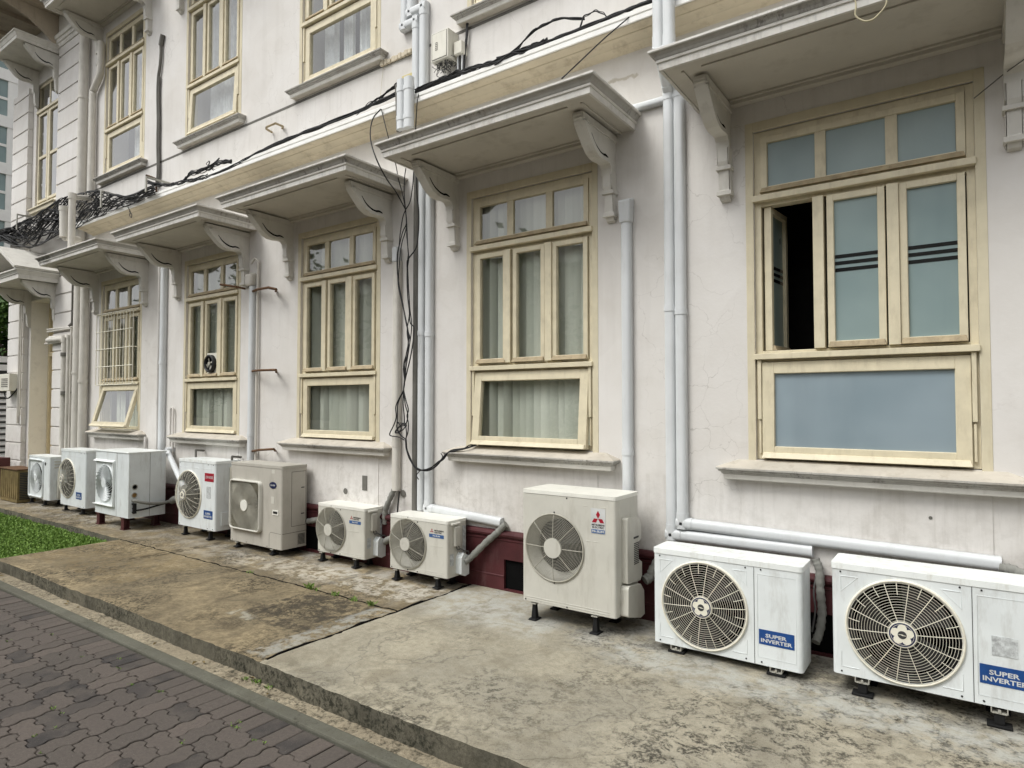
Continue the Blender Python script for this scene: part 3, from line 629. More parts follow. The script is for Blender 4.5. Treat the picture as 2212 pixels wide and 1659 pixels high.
# vertical blinds / curtains
def blinds(x0, x1, z0, z1, label, gaps=(), name='vertical_blind', amp=35, y=.12):
    m = MB(); x = x0; n = 0
    while x < x1:
        if not any(a < x < b for a, b in gaps):
            a = math.radians(random.uniform(-8, 22) if random.random() < .75 else random.uniform(30, amp+25)); hw = .052; c, s_ = math.cos(a)*hw, math.sin(a)*hw
            sw = random.uniform(-.012, .012); yy = y+random.uniform(-.012, .012)
            vs = []
            for k in range(5):
                t = (k/4-.5)*2; b = .006*(1-t*t); vs += [(x+c*t, yy+s_*t-b, z1), (x+c*t+sw, yy+s_*t-b, z0)]
            m.add(vs, [(2*k, 2*k+1, 2*k+3, 2*k+2) for k in range(4)], True)
        x += .078
    o = m.build(name, 'blind'); return tag(o, label, 'blind', 'vertical blinds behind the ground floor windows')
blinds(XC[1]-.58, XC[1]+.6, 1.27, 3.44, 'pale green vertical blind behind the window beside the largest beige air conditioner', [(XC[1]-.58, XC[1]-.54), (XC[1]-.33, XC[1]-.27)])
blinds(XC[2]-.58, XC[2]+.6, 1.27, 3.44, 'pale green vertical blind behind the window above the two small beige air conditioners', [(XC[2]-.5, XC[2]-.38), (XC[2]+.42, XC[2]+.5)])
blinds(XC[3]-.58, XC[3]+.6, 1.27, 3.44, 'grey green vertical blind behind the window with the round extractor fan', [(XC[3]-.58, XC[3]-.45), (XC[3]+.3, XC[3]+.42)])
blinds(XC[4]-.58, XC[4]+.6, 1.27, 3.44, 'dim vertical blind behind the barred window', [(XC[4]-.58, XC[4]-.3), (XC[4]-.05, XC[4]+.1), (XC[4]+.3, XC[4]+.5)])
# the folded drape seen low in the second window: stacked boxes behind the gap
def curtains(x, label, dz=DZ, gaps=()):
    m = MB(); n = 160; 
    pts = [(x-.6+1.2*i/n, .22+.030*math.sin(i*.55)+.014*math.sin(i*1.7+1)) for i in range(n+1)]
    for i in range(n):
        a, b = pts[i], pts[i+1]
        if any(p < a[0]-x < q for p, q in gaps): continue
        m.add([(a[0], a[1], 1.26+dz), (b[0], b[1], 1.26+dz), (b[0], b[1], 3.46+dz), (a[0], a[1], 3.46+dz)], [(0, 1, 2, 3)], True)
    return tag(m.build('curtain', 'curtain'), label, 'curtain', 'white curtains behind the upper windows')
curtains(XU[2], 'white curtain in the upper window left of the elbowed white ducts', gaps=[(-.6, -.45), (-.25, -.13), (.0, .12), (.42, .5)])
curtains(XU[3], 'white curtain in the upper window right of the tall dead grey cable', gaps=[(-.6, -.4)])
curtains(XU[4], 'white curtain in the upper window left of the tall dead grey cable', gaps=[(-.6, -.1)])
curtains(XU[1], 'white curtain in the upper window above the cream meter box')
# ---------------- canopies
def canopy(xc, dz, hw=1.0, D=.735):
    O = (xc, 0, dz); m = MB()
    prof = [(-.02, 3.722), (-.02, 3.712), (0, 3.712), (0.003, 3.755), (.012, 3.758), (.014, 3.772), (.010, 3.775), (.016, 3.782), (.022, 3.795), (.034, 3.808), (.046, 3.813), (.052, 3.818), (.052, 3.832), (.03, 3.838)]
    m.mould(xc-hw, xc+hw, [(o, z+dz) for o, z in prof], D)
    # soffit mouldings
    z = 3.722+dz
    m.cur = 1; m.box(xc-.754, xc+.754, -.060, -.0005, z-.040, z-.0036); m.box(xc-.754, xc+.754, -.082, -.0605, z-.018, z-.0036)
    m.box(xc-.76, xc+.76, -D+.10, -D+.118, z-.014, z-.0036)
    for sx in (-1, 1):
        xa, xb = sorted((xc+sx*.89, xc+sx*.872)); m.box(xa, xb, -D+.10, -.001, z-.014, z-.0036)
    k0 = 0
    for fi in range(13*3): m.mi[fi] = [0, 0, 2, 0, 0, 0, 3, 3, 3, 3, 0, 2, 0][fi//3]
    cn = m.build('canopy', ['trim', 'soffit', 'fascia', 'cyma'], bld, .0015, O)
    sf = MB(); sf.box(xc-hw+.022, xc+hw-.022, -D+.022, -.0005, z-.0035, z-.0002); sf.build('soffit', 'soffit', cn, 0, O)
    for bx in (xc-.80, xc+.80):
        b = MB(); hw_ = .045
        curve = [(-.53, 3.640), (-.50, 3.606), (-.455, 3.562), (-.41, 3.517), (-.36, 3.478), (-.30, 3.453), (-.235, 3.447), (-.17, 3.455), (-.125, 3.452), (-.100, 3.425), (-.095, 3.38), (-.093, 3.29), (-.083, 3.262)]
        side = [(0, 3.700), (-.555, 3.700), (-.555, 3.678), (-.548, 3.674), (-.548, 3.660), (-.538, 3.655)]+curve
        side2 = side+[(-.068, 3.258), (-.066, 3.235), (-.060, 3.10), (-.064, 3.09), (-.062, 3.068), (-.045, 3.05), (-.035, 3.032), (0, 3.022)]
        b.prism([(y, z_+dz) for y, z_ in side2], 'x', bx-hw_+.012, bx+hw_-.012)
        # raised border along the curved edge, on both cheeks
        def off(k, p0=curve): 
            return [(y+.024*k, z_+.030*k) for y, z_ in p0]
        lo, hi = curve[:11], off(1)[:11]
        for (xa, xb) in ((bx-hw_, bx-hw_+.0125), (bx+hw_-.0125, bx+hw_)):
            loop = [(y, z_+dz) for y, z_ in lo]+[(y, z_+dz) for y, z_ in hi[::-1]]; b.prism(loop, 'x', xa, xb)
            b.prism([(0, 3.7+dz), (-.548, 3.7+dz), (-.538, 3.655+dz), (-.50, 3.648+dz), (0, 3.648+dz)], 'x', xa, xb)
            b.prism([(-.085, 3.40+dz), (-.093, 3.29+dz), (-.06, 3.262+dz), (-.05, 3.10+dz), (-.02, 3.04+dz), (0, 3.04+dz), (0, 3.40+dz)], 'x', xa+.004, xb-.004)
        b.box(bx-hw_-.008, bx+hw_+.008, -.085, -.0, 3.235+dz, 3.262+dz); b.box(bx-hw_-.006, bx+hw_+.006, -.072, 0, 3.060+dz, 3.09+dz)
        b.build('bracket', 'trim', cn, .002, O)
        s_ = MB(); pts = spline([(-.40, 3.585), (-.35, 3.535), (-.28, 3.498), (-.22, 3.488), (-.17, 3.496), (-.13, 3.488)], 5)if False else None
        cur = [Vector((0, y, z_+dz)) for y, z_ in ((-.40, 3.595), (-.345, 3.535), (-.28, 3.500), (-.225, 3.490), (-.18, 3.500), (-.14, 3.492), (-.12, 3.478))]
        cur = spline(cur, 5)
        for xx in (bx-hw_+.012, bx+hw_-.012):
            n_ = len(cur); s_.tube([(xx, p.y, p.z) for p in cur], [.003+.007*math.sin(PI*min(1, i/n_*1.05)) for i in range(n_)], 6)
        s_.build('scroll_slot', 'dark', cn, 0, O)
    return cn
can = canopy(XC[1], 0)
def placec(src, x, z):
    c = dup(src, bld, Vector((x, 0, z))-WO[bld.name]); WO[c.name] = Vector((x, 0, z)); return c
for x in (XC[0], XC[2], XC[3], XC[4]): placec(can, x, 0)
for x in XU[1:]: placec(can, x, DZ)
# narrow canopy of the end bay, upper floor
m = MB(); zc = 4.07
m.mould(-14.10, -12.98, [(o, z+zc) for o, z in [(-.02, 3.722), (-.02, 3.712), (0, 3.712), (0.003, 3.765), (.012, 3.768), (.014, 3.782), (.022, 3.795), (.034, 3.818), (.046, 3.823), (.052, 3.828), (.052, 3.845), (.03, 3.85)]], .66)
ce = m.build('canopy', 'trim', bld, .002)
def simple_bracket(bx, dz, par, sc_=.95):
    b = MB(); curve = [(0, 3.70), (-.555, 3.70), (-.548, 3.655), (-.53, 3.640), (-.50, 3.606), (-.455, 3.562), (-.41, 3.517), (-.36, 3.478), (-.30, 3.453), (-.235, 3.447), (-.17, 3.455), (-.125, 3.452), (-.100, 3.425), (-.095, 3.38), (-.093, 3.29), (-.068, 3.258), (-.060, 3.10), (-.045, 3.05), (0, 3.022)]
    b.prism([(y*sc_, z_+dz) for y, z_ in curve], 'x', bx-.04, bx+.04)
    b.build('bracket', 'trim', par, .003)
    cur = spline([Vector((0, y*sc_, z_+dz)) for y, z_ in ((-.40, 3.595), (-.345, 3.535), (-.28, 3.500), (-.225, 3.490), (-.18, 3.500), (-.12, 3.478))], 5); s_ = MB()
    for xx in (bx-.041, bx+.041): s_.tube([(xx, p.y, p.z) for p in cur], [.003+.008*math.sin(PI*i/len(cur)) for i in range(len(cur))], 6)
    s_.build('scroll_slot', 'dark', par)
for bx in (-14.0, -13.06): simple_bracket(bx, zc+.012, ce)
# gabled door hood
m = MB(); hx0, hx1, hz = -14.28, -12.76, .0
m.mould(hx0, hx1, [(-.02, 3.70), (-.02, 3.69), (0, 3.69), (.0, 3.765), (.012, 3.768), (.014, 3.782), (.022, 3.795), (.034, 3.818), (.05, 3.823), (.05, 3.845), (.03, 3.85)], .62)
xm = (hx0+hx1)/2; hr = .42
for sx in (-1, 1):
    xe = xm+sx*(.81+.0); m.hexa([(xm, -.70, 3.852+hr), (xe, -.70, 3.852), (xe, 0, 3.852), (xm, 0, 3.852+hr), (xm, -.70, 3.90+hr), (xe+sx*.03, -.70, 3.882), (xe+sx*.03, 0, 3.882), (xm, 0, 3.90+hr)])
    m.hexa([(xm, -.665, 3.80+hr), (xe-sx*.10, -.665, 3.853), (xe-sx*.10, -.62, 3.853), (xm, -.62, 3.80+hr), (xm, -.665, 3.851+hr), (xe-sx*.01, -.665, 3.853), (xe-sx*.01, -.62, 3.853), (xm, -.62, 3.851+hr)])
m.prism([(hx0+.02, 3.851), (hx1-.02, 3.851), (xm, 3.83+hr)], 'y', -.3, -.28)
dh = m.build('door_hood', 'trim', bld, .003); dh['label'] = 'gabled hood over the doorway'
for bx in (-14.12, -12.92): simple_bracket(bx, -.012, dh, .95)
# pilasters
def pilaster(x0, x1, proj, z0, z1, name='pilaster'):
    m = MB(); m.box(x0+.012, x1-.012, -proj+.016, -.0005, z0, z1); zz = [z0]+[.895+.3237*k for k in range(-2, 26) if z0+.1 < .895+.3237*k < z1-.05]+[z1]
    for a, b in zip(zz[:-1], zz[1:]): m.box(x0, x1, -proj, -.0008, a+(.014 if a != z0 else 0), b-(.014 if b != z1 else 0))
    return m.build(name, 'wall', bld, .004)
pilaster(-12.95, -12.08, .045, -.1, 7.86)
pilaster(-14.95, -14.19, .085, -.1, 7.5)
m = MB(); m.mould(-12.97, -12.06, [(.045, 7.862), (.06, 7.862), (.065, 7.93), (.085, 7.94), (.085, 7.99), (.11, 8.0), (.12, 8.06), (.05, 8.07)], 0.)
m.box(-12.95, -12.08, -.06, -.001, 8.071, 8.9); m.build('capital', 'trim', bld, .004)
m = MB(); m.box(-15.6, -11.6, -1.35, .0, 8.52, 8.62)
for x in (-15.3, -14.5, -13.7, -12.9, -12.1): m.box(x-.05, x+.05, -1.25, -.001, 8.44, 8.519)
m.prism([(0, 8.44), (-.95, 8.44), (-.93, 8.36), (-.75, 8.30), (-.5, 8.22), (-.3, 8.1), (-.12, 7.95), (0, 7.9)], 'x', -13.02, -12.97)
m.build('eave', 'eave', bld, .004)
# doorway
m = MB(); m.add([(-14.1, .0, 0), (-14.1, .352, 0), (-14.1, .352, 3.52), (-14.1, .0, 3.52)], [(0, 1, 2, 3)])
m = MB(); m.box(-14.099, -14.085, .002, .33, 0, 3.515); m.box(-14.085, -12.975, .002, .33, 3.50, 3.515); m.build('door_jamb', 'jamb', bld)
m = MB(); m.box(-14.085, -12.97, .335, .36, 0, 3.5); 
for k in range(3): m.box(-13.97+.37*k, -13.66+.37*k, .322, .3345, .25, 1.2); m.box(-13.97+.37*k, -13.66+.37*k, .322, .3345, 1.35, 2.4)
m.box(-14.085, -14.02, .28, .334, 0, 3.5); m.box(-13.03, -12.965, .28, .334, 0, 3.5); m.box(-14.019, -13.031, .28, .321, 2.5, 2.58); m.build('door', 'panel_ochre', bld, .003)
m = MB(); m.box(-14.5, -12.9, -.35, .3, -.009, .09); m.box(-14.35, -12.9, -.20, .3, .0905, .17); m.build('door_step', 'trim', bld, .01)
# end bay upper window
m = MB(); frame_boxes(m, .505, 5.25, 7.515, .05, .03, .1, -13.53); m.box(-14.03, -13.03, -.01, .09, 6.98, 7.03); m.box(-13.555, -13.505, .02, .08, 5.3, 6.979); m.box(-13.55, -13.51, .03, .08, 7.031, 7.46)
for sx in (-1, 1): frame_boxes(m, .215, 5.31, 6.97, .045, .015, .06, -13.53+sx*.243); m.box(-13.53+sx*.243-.165, -13.53+sx*.243+.165, .02, .055, 6.12, 6.17)
m.mould(-14.0, -13.05, [(0, 5.22), (.10, 5.185), (.10, 5.165), (.075, 5.15), (.07, 5.10), (.055, 5.09), (0, 5.05)], 0.)
ew = m.build('window', 'joinery', bld, .003); ew['label'] = 'narrower two leaf window of the end bay'
for a, b, c, d in ((-13.94, -13.60, 5.36, 6.11), (-13.94, -13.60, 6.18, 6.92), (-13.46, -13.12, 5.36, 6.11), (-13.46, -13.12, 6.18, 6.92), (-13.97, -13.56, 7.04, 7.46), (-13.50, -13.08, 7.04, 7.46)): pane_mb(a, b, c, d, .04).build('pane', 'glass', ew)

# ================================================================== DUCTS AND PIPES
def dprof(w_, d, n=5):
    pts = []; r = min(w_*.38, d*.6)
    pts.append((-w_/2, 0))
    for i in range(n+1): a = PI-i*(PI/2)/n; pts.append((-w_/2+r+r*math.cos(a), d-r+r*math.sin(a)))
    for i in range(n+1): a = PI/2-i*(PI/2)/n; pts.append((w_/2-r+r*math.cos(a), d-r+r*math.sin(a)))
    pts.append((w_/2, 0)); return pts
def duct_mb(m, pts, w_=.075, d=.06, joints=True, collars=()):
    pts = [Vector(p) for p in pts]
    def seg(a, b, w_, d, dy=0.):
        t = (b-a).normalized(); out = Vector((0, -1, 0)) if abs(t.y) < .6 else Vector((0, 0, 1)).cross(Vector((1, 0, 0))).cross(t).normalized()
        if abs(t.y) >= .6: out = Vector((0, 0, -1))
        side = t.cross(out).normalized(); out = side.cross(t).normalized(); pr = dprof(w_, d); n = len(pr)
        vs = [a+side*p[0]+out*(p[1]) for p in pr]+[b+side*p[0]+out*(p[1]) for p in pr]
        m.add(vs, [(i, (i+1) % n, n+(i+1) % n, n+i) for i in range(n)], True); m.add(vs, [tuple(range(n)), tuple(range(2*n-1, n-1, -1))])
    for i in range(len(pts)-1): seg(pts[i], pts[i+1], w_, d)
    if joints:
        for i in range(1, len(pts)-1):
            p = pts[i]; t0 = (pts[i-1]-p).normalized(); t1 = (pts[i+1]-p).normalized(); k = w_*.5
            seg(p-t0*k, p+t0*(w_*.95), w_*1.07, d*1.06); seg(p-t1*k, p+t1*(w_*.95), w_*1.07, d*1.06)
    for (i, t) in collars:
        a, b = pts[i], pts[i+1]; c = a.lerp(b, t); u = (b-a).normalized()*.022; seg(c-u, c+u, w_*1.1, d*1.07)
    return m
def duct(label, pts, w_=.075, d=.06, mat='duct', joints=True, collars=(), name='pipe_duct', cat='duct', group=None):
    m = duct_mb(MB(), pts, w_, d, joints, collars); o = m.build(name, mat); return tag(o, label, cat, group)
Y = -.004
duct('left of the twin tall ducts beside the frosted window, ending in the shorter run', [(-1.742, -.262, 5.6), (-1.742, -.262, 4.13), (-1.772, Y, 3.93), (-1.772, Y, .660), (-.829, Y, .660)], .078, .062, 'duct', True, [(2, .497)])
duct('right of the twin tall ducts beside the frosted window, ending in the longer run', [(-1.667, -.262, 5.6), (-1.667, -.262, 4.12), (-1.692, Y, 3.93), (-1.692, Y, .748), (.137, Y, .715)], .078, .062, 'duct', True, [(2, .520)])
duct('short thin white duct bridging from a canopy end to the pair of tall ducts', [(-2.07, -.004, 3.872), (-1.66, -.004, 3.872)], .055, .05)
d4 = duct('single white duct with capped head rising from behind the largest beige air conditioner', [(-2.118, Y, .55), (-2.118, Y, 3.05)], .080, .062, 'duct', False, [(0, .275)])
m = MB(); m.hexa([(-2.163, -.075, 2.99), (-2.070, -.075, 2.99), (-2.070, -.004, 2.99), (-2.163, -.004, 2.99), (-2.160, -.10, 3.16), (-2.06, -.10, 3.16), (-2.06, -.004, 3.19), (-2.160, -.004, 3.19)]); m.build('head_cap', 'duct', d4, .016, None, 3)
# group beside window three
duct('left one of the twin white ducts behind the hanging black wires, low part', [(-4.252, Y, 3.9), (-4.252, Y, .60)], .070, .060, 'duct', False, [(0, .49)])
duct('right one of the twin white ducts behind the hanging wires, turning sideways low down', [(-4.155, Y, 3.9), (-4.155, Y, .630), (-3.30, Y, .583)], .078, .062, 'duct', True, [(0, .50)])
m = MB(); m.tube([(-4.325, -.035, .45), (-4.322, -.035, 1.8), (-4.318, -.035, 3.95)], .032, 10); tag(m.build('grey_pipe', 'grey_pipe'), 'dull grey pipe left of the twin white ducts behind the hanging wires', 'pipe')
duct('left one of the two capped white stubs crossing the black cable bundle', [at(889, 172, -.26), at(889, 282, -.26)], .072, .06, 'duct', False, [(0, .22), (0, .8)])
duct('right one of the two capped white stubs crossing the black cable bundle', [at(876-9, 180, -.26), at(868.5, 290, -.26)], .066, .06, 'duct', False, [(0, .22), (0, .8)]) if False else None
def vduct(label, u0, u1, v0, v1, y=-.262, mat='duct', col=((0, .2), (0, .78)), d=.06):
    a, b = at(u0, v0, y), at(u1, v0, y); c = at((u0+u1)/2, v1, y); wd = abs(b.x-a.x); x = (a.x+b.x)/2
    return duct(label, [(x, y, at((u0+u1)/2, v0, y).z), (x, y, c.z)], wd, d, mat, False, col)
duct
vduct('capped white duct stub crossing the black cable bundle, the left of two', 864, 878, 176, 282)
vduct('capped white duct stub crossing the black cable bundle, the right of two', 878.5, 895, 170, 278)
m = MB(); a = at(859, 184, -.27); b = at(862, 284, -.27); m.tube([a, b], .026, 10); tag(m.build('grey_pipe', 'grey_pipe'), 'short grey pipe end left of the two capped duct stubs', 'pipe')
for o in [x for x in COL.objects if x.get('label') == 'left one of the two capped white stubs crossing the black cable bundle']: COL.objects.unlink(o); bpy.data.objects.remove(o)
# upper ducts with elbows
P = lambda x, y: (553+x/4., y/4.)
def UU(x, y, d=-.004): return at(*P(x, y), d)
a1 = UU(1308, 0); a2 = UU(1308, 245); a3 = UU(1408, 220); a4 = UU(1408, 720)
duct('elbowed white duct left of the cream meter box, its lower jog nearer the window', [(a1.x, Y, a1.z+.5), (a1.x, Y, a2.z), (a3.x, Y, a2.z), (a3.x, Y, 4.62)], .085, .07)
b1 = UU(1365, 0); b2 = UU(1365, 130); b3 = UU(1472, 120)
duct('elbowed white duct touching the cream meter box, its jog higher than its twin', [(b1.x, Y, b1.z+.5), (b1.x, Y, b2.z), (b3.x, Y, b2.z), (b3.x, Y, 4.62)], .088, .072)
# single duct between window three and the wires
p3 = duct('aged white duct with capped head left of the hanging black wires', [(-4.585, Y, .76), (-4.585, Y, 3.02)], .085, .062, 'duct_old', False, [(0, .20)])
m = MB(); m.box(-4.625, -4.545, -.078, -.004, 3.0, 3.16); m.build('head_cap', 'duct', p3, .022, None, 3)
# duct near window two
p2 = duct('white duct with swollen head between rusty bracket stubs', [(-7.03, Y, .9), (-7.03, Y, 3.03)], .085, .065, 'duct', False, [(0, .16)])
m = MB(); m.hexa([(-7.115, -.10, 3.03), (-6.985, -.10, 3.03), (-6.985, -.004, 3.03), (-7.115, -.004, 3.03), (-7.12, -.10, 3.17), (-6.975, -.10, 3.17), (-6.975, -.004, 3.2), (-7.12, -.004, 3.2)]); m.build('head_cap', 'duct_old', p2, .03, None, 3)
m = MB(); m.tube([(-6.93, -.03, .9), (-6.93, -.03, 3.1), (-6.925, -.03, 3.32), (-6.97, -.05, 3.36), (-7.03, -.06, 3.30)], .016, 8); tag(m.build('conduit', 'duct_old'), 'thin old conduit hugging the duct with the swollen head', 'pipe')
# pipes left of window two
duct('white duct running full height between the barred window and the fan window', [(-9.16, Y, .9), (-9.16, Y, 3.7)], .10, .07, 'duct', False, [(0, .46)])
m = MB(); m.tube([(-9.29, -.03, .8), (-9.285, -.03, 3.7)], .025, 8); m.tube([(-9.287, -.03, 1.62), (-9.287, -.03, 1.68)], .034, 8); tag(m.build('drain_pipe', 'wall'), 'thin painted pipe just left of the duct beside the barred window', 'pipe')
m = MB(); m.tube([(-8.93, -.03, .9), (-8.93, -.03, 1.52), (-8.91, -.03, 1.56), (-8.88, -.03, 1.56), (-8.86, -.03, 1.52), (-8.86, -.03, .9)], .014, 8); tag(m.build('conduit', 'wall'), 'slim painted conduit loop between the barred window and the fan window', 'pipe')
m = MB(); m.tube([(-9.63, -.03, 1.14), (-9.63, -.03, .5)], .018, 8); tag(m.build('conduit', 'wall'), 'short painted conduit at the right end of the barred window sill', 'pipe')
# downpipes by the pilaster
def zz(x, y): return (x*.10417, 46.875*3.6864+y*.10417)
m = MB(); m.tube([(-11.80, -.09, -.0), (-11.80, -.09, 8.4)], .070, 14)
for z in (2.1, 4.1, 6.62): m.tube([(-11.80, -.09, z), (-11.80, -.09, z+.03)], .080, 14)
tag(m.build('downpipe', 'duct_old'), 'thick grey white rainwater downpipe running up beside the rusticated pilaster', 'pipe')
m = MB(); m.tube([(-11.60, -.08, .0), (-11.60, -.08, 3.75)], .062, 14); m.tube([(-11.60, -.08, 1.95), (-11.60, -.08, 2.0)], .072, 14)
tag(m.build('downpipe', 'duct_old'), 'greenish white downpipe between the thick downpipe and the barred window, lower storey', 'pipe')
x2 = -11.49
m = MB(); m.tube(spline([(x2, -.07, 4.9), (x2, -.07, 6.2), (x2, -.07, 6.62), (x2+.04, -.07, 6.70), (x2+.22, -.07, 6.84), (x2+.27, -.07, 6.95), (x2+.27, -.07, 7.4)], 4), .052, 12)
m.tube([(x2, -.07, 4.86), (x2, -.30, 4.86), (x2, -.32, 4.84)], .05, 12); tag(m.build('downpipe', 'duct_old'), 'white downpipe with a sideways kink below the leftmost upper canopy', 'pipe')
# jogging pipes in front of the black cable tangle
q = lambda x, y, d=-.34: at(x*.10417, 450*2212/2880.+y*.10417, d)
a = q(1500, 770, -.62); b = q(1860, 790, -.25)
m = MB(); m.tube([b, a], .040, 10); m.tube([a+Vector((0, 0, .05)), (a.x, a.y, 3.80)], .048, 10); m.tube([a+Vector((0, 0, .055)), a-Vector((0, 0, .03))], .056, 10)
tag(m.build('overflow_pipe', 'duct_old'), 'white pipe jutting out and dropping in front of the cable tangle, the one further right', 'pipe')
a = q(1325, 980, -.55); b = q(1325, 1600, -.55); c = q(1640, 1659, -.3)
m = MB(); m.tube([a, b], .058, 12); m.tube([a+Vector((0, 0, .01)), a-Vector((0, 0, .06))], .066, 12); m.tube([b, c], .05, 10)
tag(m.build('overflow_pipe', 'duct_old'), 'capped thick white pipe in front of the cable tangle, the one further left', 'pipe')
# pipes at the doorway
r_ = lambda x, y, d=-.07: at(x*.10417, 900*2212/2880.+y*.10417, d)
def poly(pts, r, label, mat='duct_old', name='wall_pipe'):
    m = MB()
    for i in range(len(pts)-1): m.tube([pts[i], pts[i+1]], r, 10)
    for p in pts[1:-1]: m.tube([Vector(p)+Vector((0, 0, r*1.15)), Vector(p)-Vector((0, 0, r*1.2))], r*1.15, 10)
    return tag(m.build(name, mat), label, 'pipe', 'pipes beside the doorway')
pa = r_(1335, 390, -.10); poly([r_(1000, 420, -.10), pa, (pa.x, pa.y, .0)], .046, 'thickest white pipe beside the doorway, bending down with a rounded elbow')
pb = r_(1420, 350, -.09); poly([r_(1035, 365, -.09), pb, (pb.x, pb.y, .0)], .028, 'medium grey pipe just right of the thickest doorway pipe')
pc = r_(1480, 170, -.07); poly([r_(985, 250, -.07), pc, (pc.x, pc.y, .0)], .016, 'thin white conduit on the pilaster right of the doorway pipes')
pd_ = r_(1485, 140, -.06); m = MB(); m.tube([(pd_.x, -.06, 3.75), (pd_.x, -.06, 2.9)], .013, 8); m.tube([(pd_.x, -.06, 2.95), (pd_.x, -.10, 2.9)], .02, 8); tag(m.build('conduit', 'grey_pipe'), 'slim grey conduit with a valve high on the pilaster', 'pipe')
poly([r_(940, 495, -.09), r_(1290, 445, -.09)], .018, 'short slim white pipe below the doorway elbow')
poly([r_(985, 200, -.07), r_(1500, 145, -.07)], .017, 'topmost slim white pipe crossing beside the doorway')
# clamps belong to nothing countable: rusty strut with them
for (x0, y0, x1, y1, wd) in ((1275, 715, 1600, 700, 'upper'), (1265, 1515, 1590, 1495, 'lower')):
    m = MB(); m.tube([r_(x0, y0, -.05), r_(x1, y1, -.05)], .016, 6); p = r_(1335, y0, -.10); m.tube([p+Vector((0, 0, .03)), p-Vector((0, 0, .03))], .056, 12)
    tag(m.build('pipe_clamp', 'grey_pipe'), wd+' one of two grey strut clamps holding the doorway pipes', 'clamp', 'clamps on the doorway pipes')
# pier conduits + electric box
x1 = r_(380, 300, -.13); m = MB(); m.tube([(x1.x, -.11, 3.6), (x1.x, -.11, 1.25)], .02, 8); tag(m.build('conduit', 'duct_old'), 'thicker slim conduit running down the end pier to the cream box', 'pipe'); m = MB(); m.tube([(x1.x+.09, -.11, 3.6), (x1.x+.09, -.11, 1.4)], .014, 8); tag(m.build('conduit', 'duct_old'), 'thinner conduit beside the thicker one on the end pier', 'pipe')
p0 = r_(165, 1130, -.13); p1 = r_(350, 1470, -.13)
eb = thing('meter_box', (p0.x, -.2, p1.z), 'cream electric box with a louvred grille low on the end pier', 'electric box')
m = MB(); m.box(p0.x-.02, p1.x, -.25, -.086, p1.z, p0.z); m.build('casing', 'box_cream', eb, .006)
m = MB()
for k in range(5): m.box(p0.x+.08, p1.x-.08, -.256, -.2505, p0.z-.10-.035*k, p0.z-.085-.035*k)
m.build('grille', 'grey_pipe', eb)
m = MB(); m.tube(spline([(p0.x+.05, -.2, p1.z), (p0.x+.15, -.2, p1.z-.12), (p0.x+.3, -.2, p1.z-.13), (p1.x-.02, -.18, p1.z-.06), (p1.x+.0, -.12, p1.z+.05)], 6), .012, 6); m.build('cable', 'cable', eb)

# upper wall boxes
zq = lambda x, y, d: at((1100+x*400/2212.)*2212/2880., (y*400/2212.)*2212/2880., d)
a = zq(625, 545, -.15); b = zq(885, 430, -.15); c = zq(640, 970, -.15)
bx = thing('meter_box', (a.x, -.07, c.z), 'cream metal meter box on the upper wall with marking on its door', 'electric box')
m = MB(); m.box(a.x, b.x, -.15, -.001, 4.79, 5.06); m.build('casing', 'box_cream', bx, .004)
m = MB(); m.box(a.x+.016, b.x-.016, -.155, -.1505, 4.806, 5.045); m.build('door', 'box_cream', bx, .002)
m = MB(); frame_boxes(m, (b.x-a.x)/2-.012, 4.802, 5.048, .003, -.1525, -.1503, (a.x+b.x)/2)
m.box(a.x+.055, a.x+.082, -.157, -.1553, 4.885, 4.96); m.cur = 1
for k in range(4): m.box(a.x+.060, a.x+.077, -.1580, -.1572, 4.892+.017*k, 4.901+.017*k)
m.build('marking', ['grey_pipe', 'box_cream'], bx)
m = MB(); random.seed(3)
for k in range(34):
    x = a.x+random.uniform(.03, .19); z = 4.785; pts = [(x, -.08+random.uniform(-.05, .05), z)]
    for j in range(4): p = pts[-1]; pts.append((p[0]+random.uniform(-.04, .04), min(-.01, max(-.15, p[1]+random.uniform(-.03, .03))), p[2]+random.uniform(-.055, .02)))
    m.tube(spline(pts, 4), .003, 4)
tag(m.build('wire_nest', 'cable_grey'), 'tangled nest of thin brown wires under the upper meter box', 'wires')
a = zq(970, 745, -.09); b = zq(1080, 715, -.09)
m = MB(); m.box(a.x, b.x+.01, -.09, -.001, 4.82, 4.94); tag(m.build('junction_box', 'box_cream', None, .008), 'small cream junction box right of the upper meter box', 'junction box')
for x, mt, lb in ((.02, 'duct', 'left pale'), (.045, 'cable', 'middle black'), (.07, 'duct', 'right pale')):
    m = MB(); m.tube([(a.x+x, -.05, 4.82), (a.x+x, -.05, 4.60)], .009, 6); tag(m.build('conduit', mt), lb+' one of three short conduits dropping from the small junction box', 'pipe', 'conduits under the junction box')
p = zq(180, 1030, -.01); q2 = zq(365, 1000, -.01)
m = MB(); m.box(p.x, q2.x, -.022, -.001, 4.62, 4.87); tag(m.build('cover_board', 'board', None, .003), 'yellowish blank board on the wall beside the elbowed ducts', 'board')
# broken moulding stub next to ducts
m = MB(); x = -4.85
while x < -4.33: h = random.uniform(.02, .05); m.box(x, x+.045, -random.uniform(.02, .05), -.0045, 5.06, 5.075+h); x += .05
m.build('broken_moulding', 'ochre', bld, .006)

